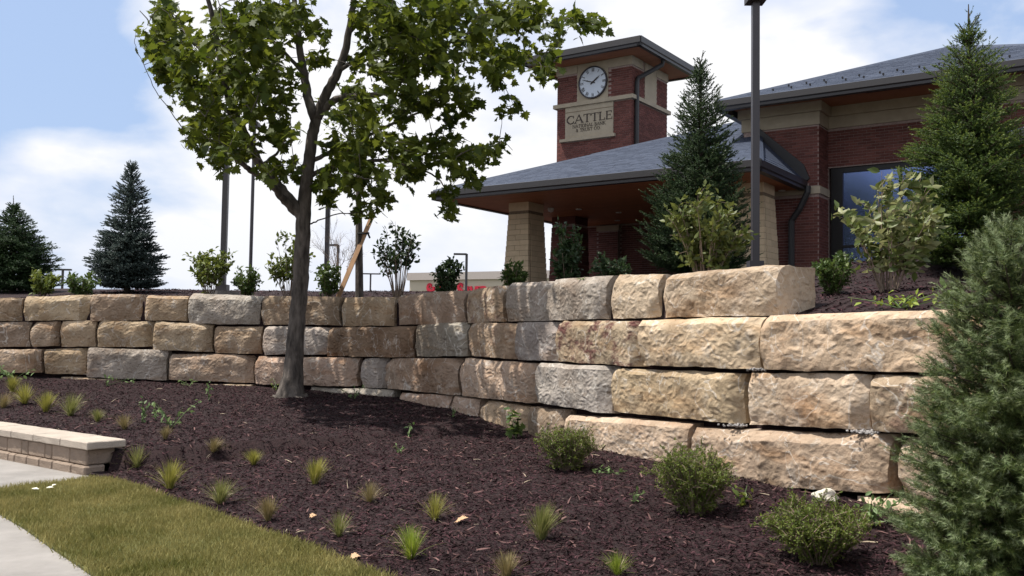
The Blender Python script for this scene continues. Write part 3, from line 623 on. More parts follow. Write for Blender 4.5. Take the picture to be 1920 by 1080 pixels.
# soffits in planks
def soffit(a0, a1, b0, b1, z_, along='a', wdt=.14, m='soffit'):
    mb = MB(); x = b0 if along == 'a' else a0; e = b1 if along == 'a' else a1
    while x < e:
        y = min(x+wdt-.006, e)
        if along == 'a': bbox(mb, a0, a1, x, y, z_, z_+.02)
        else: bbox(mb, x, y, b0, b1, z_, z_+.02)
        x += wdt
    bbox(mb, a0, a1, b0, b1, z_+.021, z_+.04)
    return mb.build('soffit', M[m], bank)
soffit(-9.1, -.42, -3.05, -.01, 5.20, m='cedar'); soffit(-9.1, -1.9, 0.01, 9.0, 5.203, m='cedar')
soffit(-2.06, 6.7, -.86, 2.6, 7.295)
vb = MB(); bbox(vb, 1.15, 2.1, -.45, -.2, 7.285, 7.294); vb.build('soffit_vent', M['vent'], bank)
# roofs: slabs plus stepped shingle courses
def roof(name, poly, up, over=0.0, exposure=.16):
    """poly: 3-d points, first two are the eave; courses of single shingles run up the slope"""
    poly = [A3(p) for p in poly]; e0, e1 = poly[0], poly[1]; ex = unit(e1-e0); nrm = np.cross(ex, unit(up)); nrm = unit(nrm); nrm = nrm if nrm[2] > 0 else -nrm; ey = unit(np.cross(nrm, ex)); ey = ey if ey[2] > 0 else -ey
    mb = MB(); mb.prism([p-nrm*.06 for p in poly], nrm*.05); body = mb.build(name, M['shingle'], bank)
    P2 = A3([((p-e0)@ex, (p-e0)@ey) for p in poly]); sh = MB(); y = 0; top = P2[:, 1].max(); r = 0
    while y < top:
        rr_ = []
        for ym in (y+.002, y+exposure*1.05):
            xs = []
            for i in range(len(P2)):
                a, b = P2[i], P2[(i+1) % len(P2)]
                if (a[1]-ym)*(b[1]-ym) < 0: xs.append(a[0]+(b[0]-a[0])*(ym-a[1])/(b[1]-a[1]))
            if len(xs) >= 2: rr_.append((min(xs), max(xs)))
        if len(rr_) == 2:
            x0, x1 = max(rr_[0][0], rr_[1][0]), min(rr_[0][1], rr_[1][1]); x = x0-(.15 if r % 2 else 0)
            while x < x1:
                wv = random.uniform(.22, .42); s0, s1 = max(x, x0), min(x+wv, x1)
                if s1-s0 > .02:
                    p = e0+ex*s0+ey*y; t = random.uniform(.006, .011); X = ex*(s1-s0-.006); Y = ey*exposure*1.05
                    sh.poly([p+nrm*t, p+X+nrm*t, p+X+Y+nrm*.002, p+Y+nrm*.002]); sh.poly([p-nrm*.01, p+X-nrm*.01, p+X+nrm*t, p+nrm*t])
                x += wv
        y += exposure; r += 1
    sh.build('shingle', M['shingle'], body, kind='stuff'); return body
zf = 5.41; s1_ = .385
roof('canopy_roof', [BP(-9.22, -3.17, zf), BP(-.31, -3.17, zf), BP(-1.47, 0, zf+s1_*3.17), BP(-1.9, 0, zf+s1_*3.17), BP(-1.9, 2.93, zf+s1_*6.1), BP(-3.12, 2.93, zf+s1_*6.1)], Vv+K*s1_)
roof('canopy_roof', [BP(-.31, -3.17, zf), BP(-.31, -.01, zf), BP(-1.47, -.01, zf+s1_*3.17)], -U+K*.97)
roof('canopy_roof', [BP(-9.22, 9.03, zf), BP(-9.22, -3.17, zf), BP(-3.12, 2.93, zf+s1_*6.1)], U+K*s1_, exposure=.3)
roof('canopy_roof', [BP(-1.9, 9.03, zf), BP(-9.22, 9.03, zf), BP(-3.12, 2.93, zf+s1_*6.1), BP(-1.9, 2.93, zf+s1_*6.1)], -Vv+K*s1_, exposure=.5)
zm = 7.37; sm = .40; rt_ = roof('main_roof', [BP(-2.17, -.97, zm), BP(6.63, -.97, zm), BP(2.23, 3.43, zm+sm*4.4)], Vv+K*sm)
roof('main_roof', [BP(-2.17, 7.83, zm), BP(-2.17, -.97, zm), BP(2.23, 3.43, zm+sm*4.4)], U+K*sm, exposure=.4)
for p, q in ((BP(-9.22, -3.17, zf), BP(-3.12, 2.93, zf+s1_*6.1)), (BP(-3.12, 2.93, zf+s1_*6.1), BP(-1.9, 2.93, zf+s1_*6.1)), (BP(-.31, -3.17, zf), BP(-1.47, 0, zf+s1_*3.17)), (BP(-2.17, -.97, zm), BP(2.23, 3.43, zm+sm*4.4)), (BP(2.23, 3.43, zm+sm*4.4), BP(6.63, -.97, zm))):
    rc = MB(); n_ = 1+int(np.linalg.norm(q-p)/8); d = (q-p)/n_; sd_ = unit(np.cross(d, K))*.10
    for i in range(n_):
        o = p+d*i+K*.012; rc.hexa([o-sd_-K*.05, o+sd_-K*.05, o+d*1.05+sd_-K*.055, o+d*1.05-sd_-K*.055, o-sd_*.25+K*.022, o+sd_*.25+K*.022, o+d*1.05+sd_*.25+K*.008, o+d*1.05-sd_*.25+K*.008])
    rc.build('ridge_cap', M['shingle'], bank)
# snow guards on the main roof
sg = MB(); sg.box((-.025, -.02, 0), (.05, 0, 0), (0, .09, 0), (0, 0, .012)); sg.prism([(-.04, .0, .01), (.04, .0, .01), (.045, .0, .07), (0, 0, .10), (-.045, .0, .07)], (0, .015, 0)); sgm = sg.mesh('snow_guard'); sgm.transform(Matrix.Scale(.52, 4)); sgm.materials.append(M['frame'])
rotb = Matrix.Rotation(math.atan2(U[1], U[0]), 4, 'Z')
for i in range(17):
    for j in range(2):
        a = -.9+i*.42+(.21 if j else 0)+random.uniform(-.03, .03); b = -.55+j*.42
        if a-(-2.17) < b+1.1 or a > 5.2: continue
        o = bpy.data.objects.new('snow_guard', sgm); C.objects.link(o); o.parent = rt_; o.matrix_local = Matrix.Translation(Vector(BP(a, b, zm+sm*(b+.97)+.02))) @ rotb
# wall flashing over the canopy's steep side
fl = MB(); fl.prism([BP(-1.5, -.02, 6.56), BP(-.28, -.02, 5.38), BP(-.20, -.02, 5.45), BP(-.34, -.02, 5.80), BP(-1.5, -.02, 6.86)], Vv*-.06); fl.build('flashing', M['flash'], bank)
# downspouts
def spout(pts, r, nm='downspout'):
    mb = MB(); mb.tube(pts, r, 8); return mb.build(nm, M['flash'], bank)
spout([BP(-.22, -.12, 5.25), BP(-.22, -.13, 5.12), BP(-.42, -.12, 4.72), BP(-.62, -.10, 4.45), BP(-.62, -.10, 2.8)], .075)
spout([BP(-2.05, .8, 7.15), BP(-2.05, .8, 6.72)], .07)
# tapered columns of tan split block
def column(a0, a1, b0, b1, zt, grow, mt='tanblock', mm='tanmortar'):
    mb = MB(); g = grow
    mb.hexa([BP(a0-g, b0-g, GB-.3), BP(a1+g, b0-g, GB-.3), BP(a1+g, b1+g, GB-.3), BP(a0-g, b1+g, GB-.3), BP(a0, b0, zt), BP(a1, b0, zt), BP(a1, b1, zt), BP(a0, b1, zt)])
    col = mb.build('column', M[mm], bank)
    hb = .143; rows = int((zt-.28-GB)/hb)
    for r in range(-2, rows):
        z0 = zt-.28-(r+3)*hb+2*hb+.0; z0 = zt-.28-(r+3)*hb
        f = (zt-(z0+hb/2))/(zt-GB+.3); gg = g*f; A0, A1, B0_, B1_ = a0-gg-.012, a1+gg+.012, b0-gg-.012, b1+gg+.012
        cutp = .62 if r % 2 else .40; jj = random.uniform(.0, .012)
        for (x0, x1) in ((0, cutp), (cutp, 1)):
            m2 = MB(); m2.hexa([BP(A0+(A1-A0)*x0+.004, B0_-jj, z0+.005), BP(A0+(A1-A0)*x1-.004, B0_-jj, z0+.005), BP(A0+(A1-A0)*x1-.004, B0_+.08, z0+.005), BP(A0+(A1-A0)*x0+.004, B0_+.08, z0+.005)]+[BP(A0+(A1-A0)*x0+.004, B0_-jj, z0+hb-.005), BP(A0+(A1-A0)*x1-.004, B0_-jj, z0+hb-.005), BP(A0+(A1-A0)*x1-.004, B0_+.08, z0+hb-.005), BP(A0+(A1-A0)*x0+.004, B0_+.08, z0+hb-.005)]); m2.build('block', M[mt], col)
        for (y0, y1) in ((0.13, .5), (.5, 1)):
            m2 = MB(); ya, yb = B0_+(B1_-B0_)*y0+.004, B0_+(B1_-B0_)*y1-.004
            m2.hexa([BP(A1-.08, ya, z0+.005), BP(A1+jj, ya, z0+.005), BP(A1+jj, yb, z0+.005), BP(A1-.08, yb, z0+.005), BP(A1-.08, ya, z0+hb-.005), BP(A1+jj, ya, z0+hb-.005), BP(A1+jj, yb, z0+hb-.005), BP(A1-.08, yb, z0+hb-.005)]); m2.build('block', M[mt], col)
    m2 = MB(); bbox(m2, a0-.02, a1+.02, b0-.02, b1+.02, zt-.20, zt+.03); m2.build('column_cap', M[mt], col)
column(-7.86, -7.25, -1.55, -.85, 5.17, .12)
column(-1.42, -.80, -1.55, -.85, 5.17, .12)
aL = onf(1036, 440, 1.6)[0]; aR = onf(1078, 440, 1.6)[0]
column(aL, aR, 1.6, 2.3, 5.17, .08, 'brick', 'mortar')
# downlights and camera dome under the canopy
for px, py in ((1085, 392), (1160, 398), (1158, 413), (1466, 357)):
    q = gz(px, py, 5.195); mb = MB(); mb.tube([q, q-K*.02], .085, 12); mb.build('downlight', M['lens'], bank)
q = gz(1033, 390, 5.195); mb = MB(); mb.tube([q, q-K*.05, q-K*.10, q-K*.12], [.09, .09, .07, .02], 12); mb.build('camera_dome', M['lens'], bank)
# right-hand porch roof at the picture edge
pz = 5.50; mb = MB(); bbox(mb, 4.15, 7.5, -2.0, -1.84, pz, pz+.2); mb.build('porch_fascia', M['fascia'], bank)
mb = MB(); bbox(mb, 4.15, 4.3, -1.83, 0, pz+.003, pz+.2); mb.build('porch_fascia', M['fascia'], bank)
roof('porch_roof', [BP(4.17, -1.97, pz+.21), BP(7.5, -1.97, pz+.21), BP(7.5, -.02, pz+.21+.78), BP(6.1, -.02, pz+.21+.78)], Vv+K*.4)
roof('porch_roof', [BP(4.17, -.03, pz+.21), BP(4.17, -1.97, pz+.21), BP(6.1, -.03, pz+.21+.78)], U+K*.4)
soffit(4.3, 7.4, -1.84, -.02, pz+.02)

# clock tower
tb = 2.5; aTL, aTR = onf(1045, 200, tb)[0], onf(1184, 180, tb)[0]; tb2 = tb+2.45; ZE = 10.07
tw = MB(); bbox(tw, aTL, aTR, tb, tb2, 5.24, ZE); tower = tw.build('tower', M['mortar'], bank)
sL, sR = onf(1083, 150, tb)[0], onf(1141, 140, tb)[0]; gL, gR = onf(1061.5, 201, tb)[0], onf(1151, 188, tb)[0]
zb0, zb1 = 8.76, 8.88; zfr = 9.80; zs0 = 7.76
face(aTL, aTR+.014, tb, 5.6, zfr, skip=lambda a, z_: (sL < a < sR and z_ > zb0) or (zb0-.03 < z_ < zb1) or (gL < a < gR and zs0-.1 < z_ < zb1))
ps0, ps1 = tb+.85, tb+1.65
face(tb, tb2, aTR, 5.6, zfr, 'b', skip=lambda b, z_: (ps0 < b < ps1 and z_ > zb0) or (zb0-.03 < z_ < zb1))
cs = MB(); bbox(cs, aTL-.10, aTR+.10, tb-.10, tb2+.1, zb0, zb1); cs.build('stone_belt', M['cstone'], tower)
cs = MB(); bbox(cs, aTL-.03, sL, tb-.035, tb+.5, zfr+.004, ZE-.004); bbox(cs, sR, aTR+.03, tb-.035, tb+.7, zfr+.004, ZE-.004); bbox(cs, sL+.002, sR-.002, tb-.02, tb+.3, zb1+.002, ZE-.005)
bbox(cs, aTR-.3, aTR+.03, tb2-.8, tb2+.03, zfr+.006, ZE-.005); bbox(cs, aTR-.3, aTR+.02, ps0, ps1, zb1+.004, ZE-.006); cs.build('stone_panel', M['cstone'], tower)
sg_ = MB(); bbox(sg_, gL, gR, tb-.045, tb+.1, zs0+.002, zb0-.002); sign = sg_.build('sign_panel', M['cstone'], tower)
cs = MB(); aq, ar = onf(1052, 262, tb)[0], onf(1155, 250, tb)[0]; bbox(cs, aq, ar, tb-.11, tb+.1, zs0-.09, zs0); cs.build('sign_ledge', M['cstone'], sign)
cs = MB(); bbox(cs, gL-.001, gR+.001, tb-.055, tb, 8.585, 8.60); cs.build('sign_groove', M['tanmortar'], sign)
# tower eaves
e0, e1_ = aTL-.72, aTR+.72; f0, f1_ = tb-.85, tb2+.72; zt0, zt1 = 10.04, 10.32
def tfas(mb, pts):
    for (a0, b0), (a1, b1) in zip(pts[:-1], pts[1:]):
        p, q = BP(a0, b0, 0), BP(a1, b1, 0); d = unit(q-p); nn = A3([-d[1], d[0], 0])
        mb.prism([p+nn*x+K*z_ for x, z_ in [(0, zt0), (0, zt0+.07), (-.03, zt0+.10), (-.03, zt1), (.12, zt1), (.12, zt0)]], q-p)
mb = MB(); tfas(mb, [(e0, f1_), (e0, f0), (e1_, f0), (e1_, f1_), (e0, f1_)]); mb.build('tower_fascia', M['fascia'], tower)
mb = MB(); x = f0+.1
while x < f1_-.12: bbox(mb, e0+.1, e1_-.1, x, min(x+.134, f1_-.1), zt0+.035, zt0+.055); x += .14
bbox(mb, e0+.1, e1_-.1, f0+.1, f1_-.1, zt0+.056, zt0+.08); mb.build('tower_soffit', M['soffit'], tower)
mb = MB(); top = BP((e0+e1_)/2, (f0+f1_)/2, zt1+.42); cr = [BP(e0+.03, f0+.03, zt1+.004), BP(e1_-.03, f0+.03, zt1+.004), BP(e1_-.03, f1_-.03, zt1+.004), BP(e0+.03, f1_-.03, zt1+.004)]
for i in range(4): mb.poly([cr[i], cr[(i+1) % 4], top])
mb.build('tower_roof', M['shingle'], tower)
mb = MB(); ab = aTR+.08; mb.tube([BP(e1_-.12, tb+.9, zt0+.02), BP(e1_-.15, tb+.9, zt0-.12), BP(ab, tb+.25, 9.42), BP(ab, tb+.2, 9.25), BP(ab, tb+.2, 5.9)], .07, 8); mb.build('tower_downspout', M['flash'], tower)
# clock
ca, cz_ = onf(1113, 155, tb); cR = .505; fb = tb-.05
clk = MB(); ring = lambda R_, b, n=40: [BP(ca+R_*math.cos(2*math.pi*i/n), b, cz_+R_*math.sin(2*math.pi*i/n)) for i in range(n)]
for i in range(40):
    j = (i+1) % 40; q0, q1, q2, q3 = ring(cR, tb), ring(cR, fb-.03), ring(cR-.04, fb-.03), ring(cR-.04, fb)
    clk.poly([q0[i], q0[j], q1[j], q1[i]]); clk.poly([q1[i], q1[j], q2[j], q2[i]]); clk.poly([q2[i], q2[j], q3[j], q3[i]])
clock = clk.build('clock', M['clockrim'], bank)
mb = MB(); mb.prism(ring(cR-.035, fb+.012)[::-1], Vv*-.010); mb.build('clock_face', M['clockface'], clock)
def bar(mb, x0, y0, x1, y1, w0, w1, b, th=.006):
    d = unit(A3([x1-x0, y1-y0])); nx_ = A3([-d[1], d[0]])
    pts = [(x0-nx_[0]*w0/2, y0-nx_[1]*w0/2), (x1-nx_[0]*w1/2, y1-nx_[1]*w1/2), (x1+nx_[0]*w1/2, y1+nx_[1]*w1/2), (x0+nx_[0]*w0/2, y0+nx_[1]*w0/2)]
    mb.prism([BP(ca+x, b, cz_+y) for x, y in pts], Vv*-th)
RN = ['XII', 'I', 'II', 'III', 'IV', 'V', 'VI', 'VII', 'VIII', 'IX', 'X', 'XI']
num = MB()
for h_, t_ in enumerate(RN):
    ang = math.pi/2-h_*math.pi/6; rr = cR-.115; er = A3([math.cos(ang), math.sin(ang)]); et = A3([math.sin(ang), -math.cos(ang)])
    wd = {'I': .022, 'V': .05, 'X': .05}; tot = sum(wd[c] for c in t_)*1.1; x = -tot/2
    for c in t_:
        xm = x+wd[c]*.55; H_ = .055
        if c == 'I': segs = [(xm, -H_, xm, H_, .012)]
        elif c == 'V': segs = [(xm-.018, H_, xm, -H_, .013), (xm+.018, H_, xm, -H_, .007)]
        else: segs = [(xm-.018, H_, xm+.018, -H_, .013), (xm+.018, H_, xm-.018, -H_, .007)]
        for (a_, b_, c_, d_, w_) in segs:
            p = er*(rr+b_)+et*a_; q = er*(rr+d_)+et*c_; bar(num, p[0], p[1], q[0], q[1], w_, w_, fb-.001, .004)
        x += wd[c]*1.1
num.build('clock_numerals', M['letter'], clock)
def hand(nm, ang, ln, w_, b):
    mb = MB(); d = A3([math.cos(ang), math.sin(ang)]); bar(mb, *(-d*.09), *(d*ln*.55), w_, w_*1.25, b); bar(mb, *(d*ln*.55), *(d*ln), w_*1.25, .006, b); mb.build(nm, M['letter'], clock)
hand('minute_hand', math.pi/2-2*math.pi*48/60, .385, .024, fb-.010); hand('hour_hand', math.pi/2-2*math.pi*(1.8/12), .30, .034, fb-.018)
mb = MB(); mb.tube([BP(ca, fb-.002, cz_), BP(ca, fb-.028, cz_)], .03, 12); mb.build('hub', M['letter'], clock)

# lettering: strokes with serifs, in a unit-high box
def arc(cx, cy, rx, ry, a0, a1, n=12): return [(cx+rx*math.cos(math.radians(a0+(a1-a0)*i/n)), cy+ry*math.sin(math.radians(a0+(a1-a0)*i/n))) for i in range(n+1)]
TK, TN = .15, .065
def sf(x, y, w_=.26): return ([(x-w_/2, y), (x+w_/2, y)], .05)
GL = {
 'A': (.84, [([(.08, .02), (.42, 1)], TN), ([(.42, 1), (.76, .02)], TK), ([(.20, .36), (.62, .36)], TN), sf(.08, .025), sf(.76, .025)]),
 'B': (.66, [([(.14, 0), (.14, 1)], TK), ([(.06, .975)]+arc(.32, .75, .20, .225, 90, -90)+[(.14, .525)], TN*1.3), ([(.14, .525)]+arc(.36, .275, .23, .25, 90, -90)+[(.06, .025)], TN*1.3), (arc(.32, .75, .21, .2, 50, -50), TK*.8), (arc(.36, .275, .24, .2, 55, -55), TK*.8)]),
 'C': (.80, [(arc(.45, .5, .36, .475, 48, 312, 20), TN*1.4), (arc(.45, .5, .35, .42, 115, 245, 10), TK), ([(.71, .66), (.71, .96)], .05), ([(.72, .10), (.72, .30)], .04)]),
 'E': (.66, [([(.14, 0), (.14, 1)], TK), ([(.05, .975), (.56, .975)], .055), ([(.05, .025), (.60, .025)], .055), ([(.14, .52), (.46, .52)], .055), ([(.56, .99), (.56, .78)], .05), ([(.60, .01), (.60, .25)], .05), ([(.46, .42), (.46, .62)], .04)]),
 'I': (.34, [([(.17, 0), (.17, 1)], TK), sf(.17, .025, .28), sf(.17, .975, .28)]),
 'K': (.80, [([(.14, 0), (.14, 1)], TK), ([(.68, 1), (.16, .44)], TN), ([(.30, .58), (.70, .02)], TK), sf(.14, .025), sf(.14, .975), sf(.68, .975), sf(.70, .025)]),
 'L': (.62, [([(.14, 0), (.14, 1)], TK), sf(.14, .975), ([(.05, .025), (.56, .025)], .055), ([(.56, .01), (.56, .26)], .05)]),
 'N': (.86, [([(.12, 0), (.12, 1)], TN), ([(.12, 1), (.74, 0)], TK), ([(.74, 0), (.74, 1)], TN), sf(.12, .025), sf(.08, .975, .2), sf(.74, .975)]),
 'O': (.90, [(arc(.45, .5, .38, .475, 0, 360, 26), TN*1.2), (arc(.45, .5, .35, .42, 125, 235, 10), TK), (arc(.45, .5, .35, .42, -55, 55, 10), TK)]),
 'R': (.76, [([(.14, 0), (.14, 1)], TK), ([(.06, .975)]+arc(.34, .73, .22, .245, 90, -90)+[(.14, .485)], TN*1.3), (arc(.34, .73, .22, .2, 50, -50), TK*.8), ([(.34, .48), (.68, .02)], TK), sf(.14, .025), sf(.70, .025, .16)]),
 'S': (.58, [(arc(.28, .735, .19, .24, 40, 250, 14)+arc(.29, .27, .22, .245, 80, -140, 14), TN*1.7), ([(.20, .62), (.40, .40)], TK), ([(.44, .72), (.44, .96)], .04), ([(.08, .06), (.08, .30)], .04)]),
 'T': (.72, [([(.36, 0), (.36, 1)], TK), ([(.04, .97), (.68, .97)], .055), ([(.05, .99), (.05, .74)], .05), ([(.67, .99), (.67, .74)], .05), sf(.36, .025)]),
 'U': (.84, [([(.14, 1), (.14, .30)]+arc(.42, .30, .28, .275, 180, 270, 8), TK), (arc(.42, .30, .28, .275, 270, 360, 8)+[(.70, .30), (.70, 1)], TN), sf(.14, .975), sf(.70, .975)]),
 '&': (.86, [([(.74, .02), (.20, .72)]+arc(.36, .80, .17, .175, 200, -20, 12)+[(.42, .60), (.16, .42)]+arc(.33, .25, .22, .225, 150, 330, 12)+[(.68, .56)], TN*1.5)]),
 '.': (.26, [([(.10, .06), (.16, .06)], .12)]), ' ': (.36, []),
 'P': (.70, [([(.14, 0), (.14, 1)], TK), ([(.06, .975)]+arc(.34, .71, .24, .265, 90, -90)+[(.14, .445)], TN*1.3), (arc(.34, .71, .23, .2, 55, -55), TK), sf(.14, .025)]),
 'V': (.80, [([(.06, .98), (.40, 0)], TK), ([(.40, 0), (.74, .98)], TN), sf(.06, .975), sf(.74, .975)])}
def letters(txt, fn, h_, wid, bold=1.0, ext=None):
    """one mesh per letter; fn maps (x, y) to a point; the line is wid long"""
    adv = sum(GL[c][0] for c in txt); kx = wid/adv; x = 0; out = []
    for c in txt:
        w_, strokes = GL[c]; mb = MB(); lift = 0
        for pts, th in strokes:
            th *= bold; P_ = [A3([x+p[0]*kx, p[1]*h_]) for p in pts]
            for p, q in zip(P_[:-1], P_[1:]):
                d = unit(q-p); nn = A3([-d[1], d[0]])*th*h_/2; e = d*th*h_*.12; lift += .0003
                mb.prism([fn(*(p-nn-e)), fn(*(q-nn+e)), fn(*(q+nn+e)), fn(*(p+nn-e))], ext*(1+lift*10))
        if strokes: out.append(mb.mesh('letter'))
        x += w_*kx
    return out
def signline(txt, a0, a1, z0, h_, bold=1.0):
    for me in letters(txt, lambda x, y: BP(a0+x, tb-.0455, z0+y), h_, a1-a0, bold, Vv*-.012): link('letter', me, M['letter'], sign)
q0 = onf(1063, 233, tb); q1 = onf(1150, 223, tb); signline('CATTLE', q0[0], q1[0], 8.22, .255, 1.0)
q0 = onf(1075, 242, tb); q1 = onf(1137, 232, tb); signline('NATIONAL BANK', q0[0], q1[0], 8.075, .10, .55)
q0 = onf(1081, 242, tb); q1 = onf(1128, 232, tb); signline('& TRUST CO.', q0[0], q1[0], 7.945, .10, .55)
# every remaining brick in one piece
BRK.build('brick', M['brick'], bank, kind='stuff')

# ---------------------------------------------------------------- store far behind
sp0 = at(768, 540, 95); sp1 = at(1045, 540, 88); sd = unit((sp1-sp0)*A3([1, 1, 0])); sn = A3([-sd[1], sd[0], 0]); Ls = float(np.linalg.norm((sp1-sp0)[:2])); S0 = A3([sp0[0], sp0[1], 0])
store = thing('store_building', S0+sd*Ls/2, 'low beige supermarket with big red letters, far beyond the terrace', 'building')
mb = MB(); mb.box(S0, sd*Ls, sn*30, K*7.1); mb.build('wall', M['store'], store)
mb = MB(); mb.box(S0-sd*.2-sn*.25+K*7.104, sd*(Ls+.4), sn*30.4, K*.75); mb.build('parapet', M['storecap'], store)
fx = lambda px: float((at(px, 520, 92)-S0)@sd)
def sletters(txt, px0, px1, h_, z0):
    x0 = fx(px0); x1 = fx(px1)
    for me in letters(txt, lambda x, y: S0+sd*(x0+x)-sn*.004+K*(z0+y), h_, x1-x0, 1.7, -sn*.15): link('letter', me, M['red'], store)
sletters('S', 779, 793, 1.35, 5.35); sletters('UPER', 793, 842, 1.05, 5.35); sletters('S', 853, 868, 1.35, 5.35); sletters('AVER', 868, 923, 1.05, 5.35)

# ---------------------------------------------------------------- light poles
def pole(px, d, ytop, halfw, label, footing=False, head=True, round_=False):
    g = stand(px, d); tp = at(px, ytop, d); t = thing('light_pole', g, label, 'light pole', 'tall dark parking-lot light poles')
    zt = tp[2]; mb = MB()
    if round_: mb.tube([g-K*.2, A3([g[0], g[1], zt])], [halfw, halfw*.9], 10)
    else: mb.box(g-A3([halfw, halfw, .2]), (2*halfw, 0, 0), (0, 2*halfw, 0), K*(zt-g[2]+.2))
    mb.build('pole_shaft', M['pole'], t)
    mb = MB(); mb.box(g-A3([halfw*2, halfw*2, -.10]), (halfw*4, 0, 0), (0, halfw*4, 0), K*.16); mb.build('base_cover', M['pole'], t)
    if footing: mb = MB(); mb.tube([g-K*.2, g+K*.12], .34, 16); mb.build('footing', M['concrete'], t)
    if head:
        mb = MB(); s_ = halfw; mb.prism([(g[0]-2.6*s_, g[1]-2.6*s_, zt), (g[0]+2.6*s_, g[1]-2.6*s_, zt), (g[0]+2.6*s_, g[1]+2.6*s_, zt), (g[0]-2.6*s_, g[1]+2.6*s_, zt)], K*.16); mb.build('lamp_head', M['lamp'], t)
        mb = MB(); mb.box(A3([g[0]-s_*1.3, g[1]-s_*1.3, zt+.161]), (s_*2.6, 0, 0), (0, s_*2.6, 0), K*.06); mb.build('lamp_cap', M['lamp'], t)
    return t
pole(1416, 13.2, 5, .050, 'tall square dark light pole rising in front of the bank canopy')
pole(417, 19.6, 235, .056, 'dark light pole on a round concrete footing, left of the maple trunk', footing=True)
pole(468, 27, 240, .052, 'slim round dark pole just left of the maple trunk', round_=True)
pole(611, 24, 349, .056, 'dark light pole with square head, close right of the maple trunk')
def far_lamp(px, d, ytop, label, arms):
    tp = at(px, ytop, d); g = A3([tp[0], tp[1], 0.0]); t = thing('street_lamp', g, label, 'street lamp', 'distant parking-lot lamps')
    mb = MB(); mb.tube([g, tp], .11, 6); mb.build('pole_shaft', M['pole'], t)
    for s_ in arms:
        mb = MB(); mb.box(tp+A3([min(0, s_)*1.3, -.15, -.10]), (abs(s_)*1.3, 0, 0), (0, .3, 0), K*.14); mb.build('lamp_head', M['lamp'], t)
far_lamp(118, 80, 505, 'far thin lamp post with twin heads between the left spruces', (-.55, .55))
far_lamp(634, 75, 459, 'far lamp post with one short arm beside the leaning stake', (-.75,))
far_lamp(695, 110, 513, 'far T-shaped lamp post just right of the staked young tree', (-.9, .9))
far_lamp(875, 75, 476, 'far lamp post with one arm in front of the supermarket sign', (-.8,))

# ---------------------------------------------------------------- maple
MD = 13.4
mb_base = ghit(546, 742); MD = mb_base[1]
maple = thing('maple_tree', mb_base, 'wind-blown maple with grey trunk growing from the mulch in front of the stone wall', 'tree')
nodes = []; parent = []; NR = []; TUB = MB()
def limb(pts, radii, dd=(0, 0), n=9, record=True):
    m = len(pts); P_ = [at(x, y, MD+dd[0]+(dd[1]-dd[0])*i/(m-1)) for i, (x, y) in enumerate(pts)]
    # resample with a spline-like smoothing
    t = np.linspace(0, 1, m); tt = np.linspace(0, 1, (m-1)*5+1); Q = np.stack([np.interp(tt, t, [p[k] for p in P_]) for k in range(3)], 1); R_ = np.interp(tt, t, radii)
    for _ in range(3): Q[1:-1] = (Q[:-2]+2*Q[1:-1]+Q[2:])/4
    Q[1:-1] += rng.normal(0, .006, Q[1:-1].shape)
    TUB.tube(Q, R_, n)
    if record:
        for q_ in Q[len(Q)//5:]: nodes.append(q_)
k = MD/FPX
limb([(545, 752), (546, 735), (549, 700), (553, 655), (557, 600), (562, 550), (565, 500), (567, 450), (569, 400), (574, 350), (580, 300), (585, 255), (592, 225), (605, 190), (620, 160)], [.30, .21, .160, .140, .132, .129, .126, .122, .116, .102, .094, .09, .083, .04, .01], (0, 0), 14)
limb([(568, 410), (552, 385), (532, 362), (508, 330), (487, 310), (466, 265), (445, 225), (428, 180), (415, 130), (405, 70), (390, 0), (375, -60), (360, -120)], [.10, .095, .085, .075, .07, .066, .062, .058, .052, .044, .034, .022, .01], (0, -.6))
limb([(556, 398), (535, 378), (515, 352), (492, 332), (472, 322), (455, 308), (425, 285), (385, 255)], [.075, .062, .055, .05, .045, .038, .026, .012], (0, -1.4))
limb([(592, 226), (578, 190), (570, 140), (562, 90), (556, 40), (550, -20), (548, -100), (556, -180)], [.085, .075, .066, .058, .048, .038, .025, .01], (0, .5))
limb([(594, 222), (608, 185), (628, 145), (645, 110), (655, 60), (662, 0), (675, -80), (690, -180)], [.09, .08, .072, .064, .055, .045, .03, .012], (0, -.3))
limb([(600, 215), (625, 188), (650, 180), (690, 183), (728, 170), (755, 150), (790, 118), (830, 85), (880, 60), (940, 35)], [.062, .058, .054, .05, .046, .04, .034, .026, .018, .008], (0, -1.0))
limb([(588, 300), (620, 285), (660, 272), (700, 250), (750, 225), (800, 205), (850, 195)], [.04, .034, .03, .026, .022, .016, .008], (0, 1.2))
limb([(580, 330), (610, 315), (660, 305), (720, 300), (790, 290), (860, 285), (930, 272)], [.04, .036, .032, .028, .022, .015, .006], (0, .4))
limb([(655, 60), (690, 20), (730, -20), (790, -60), (860, -90)], [.04, .034, .028, .02, .01], (-.2, 1.2))
limb([(570, 140), (540, 105), (505, 70), (470, 40), (440, 0)], [.035, .03, .024, .018, .01], (.1, 1.4))
limb([(445, 225), (405, 190), (365, 150), (330, 110), (295, 60), (262, 20)], [.035, .03, .024, .018, .012, .006], (-.35, -1.0))
limb([(487, 310), (520, 290), (540, 250), (545, 215)], [.03, .022, .014, .006], (-.2, .4))
limb([(415, 130), (380, 100), (340, 50), (300, 0), (250, -30)], [.03, .024, .018, .012, .005], (-.5, .6))
limb([(640, 130), (700, 90), (760, 60), (820, 40), (880, 10), (940, -30)], [.035, .03, .024, .018, .012, .006], (-.2, .9))
limb([(720, 300), (770, 310), (810, 325), (835, 350), (838, 385)], [.02, .017, .014, .01, .005], (.2, -.2))
limb([(581, 420), (600, 412), (640, 400), (680, 398), (712, 392)], [.014, .011, .009, .007, .004], (0, -.3), 5)
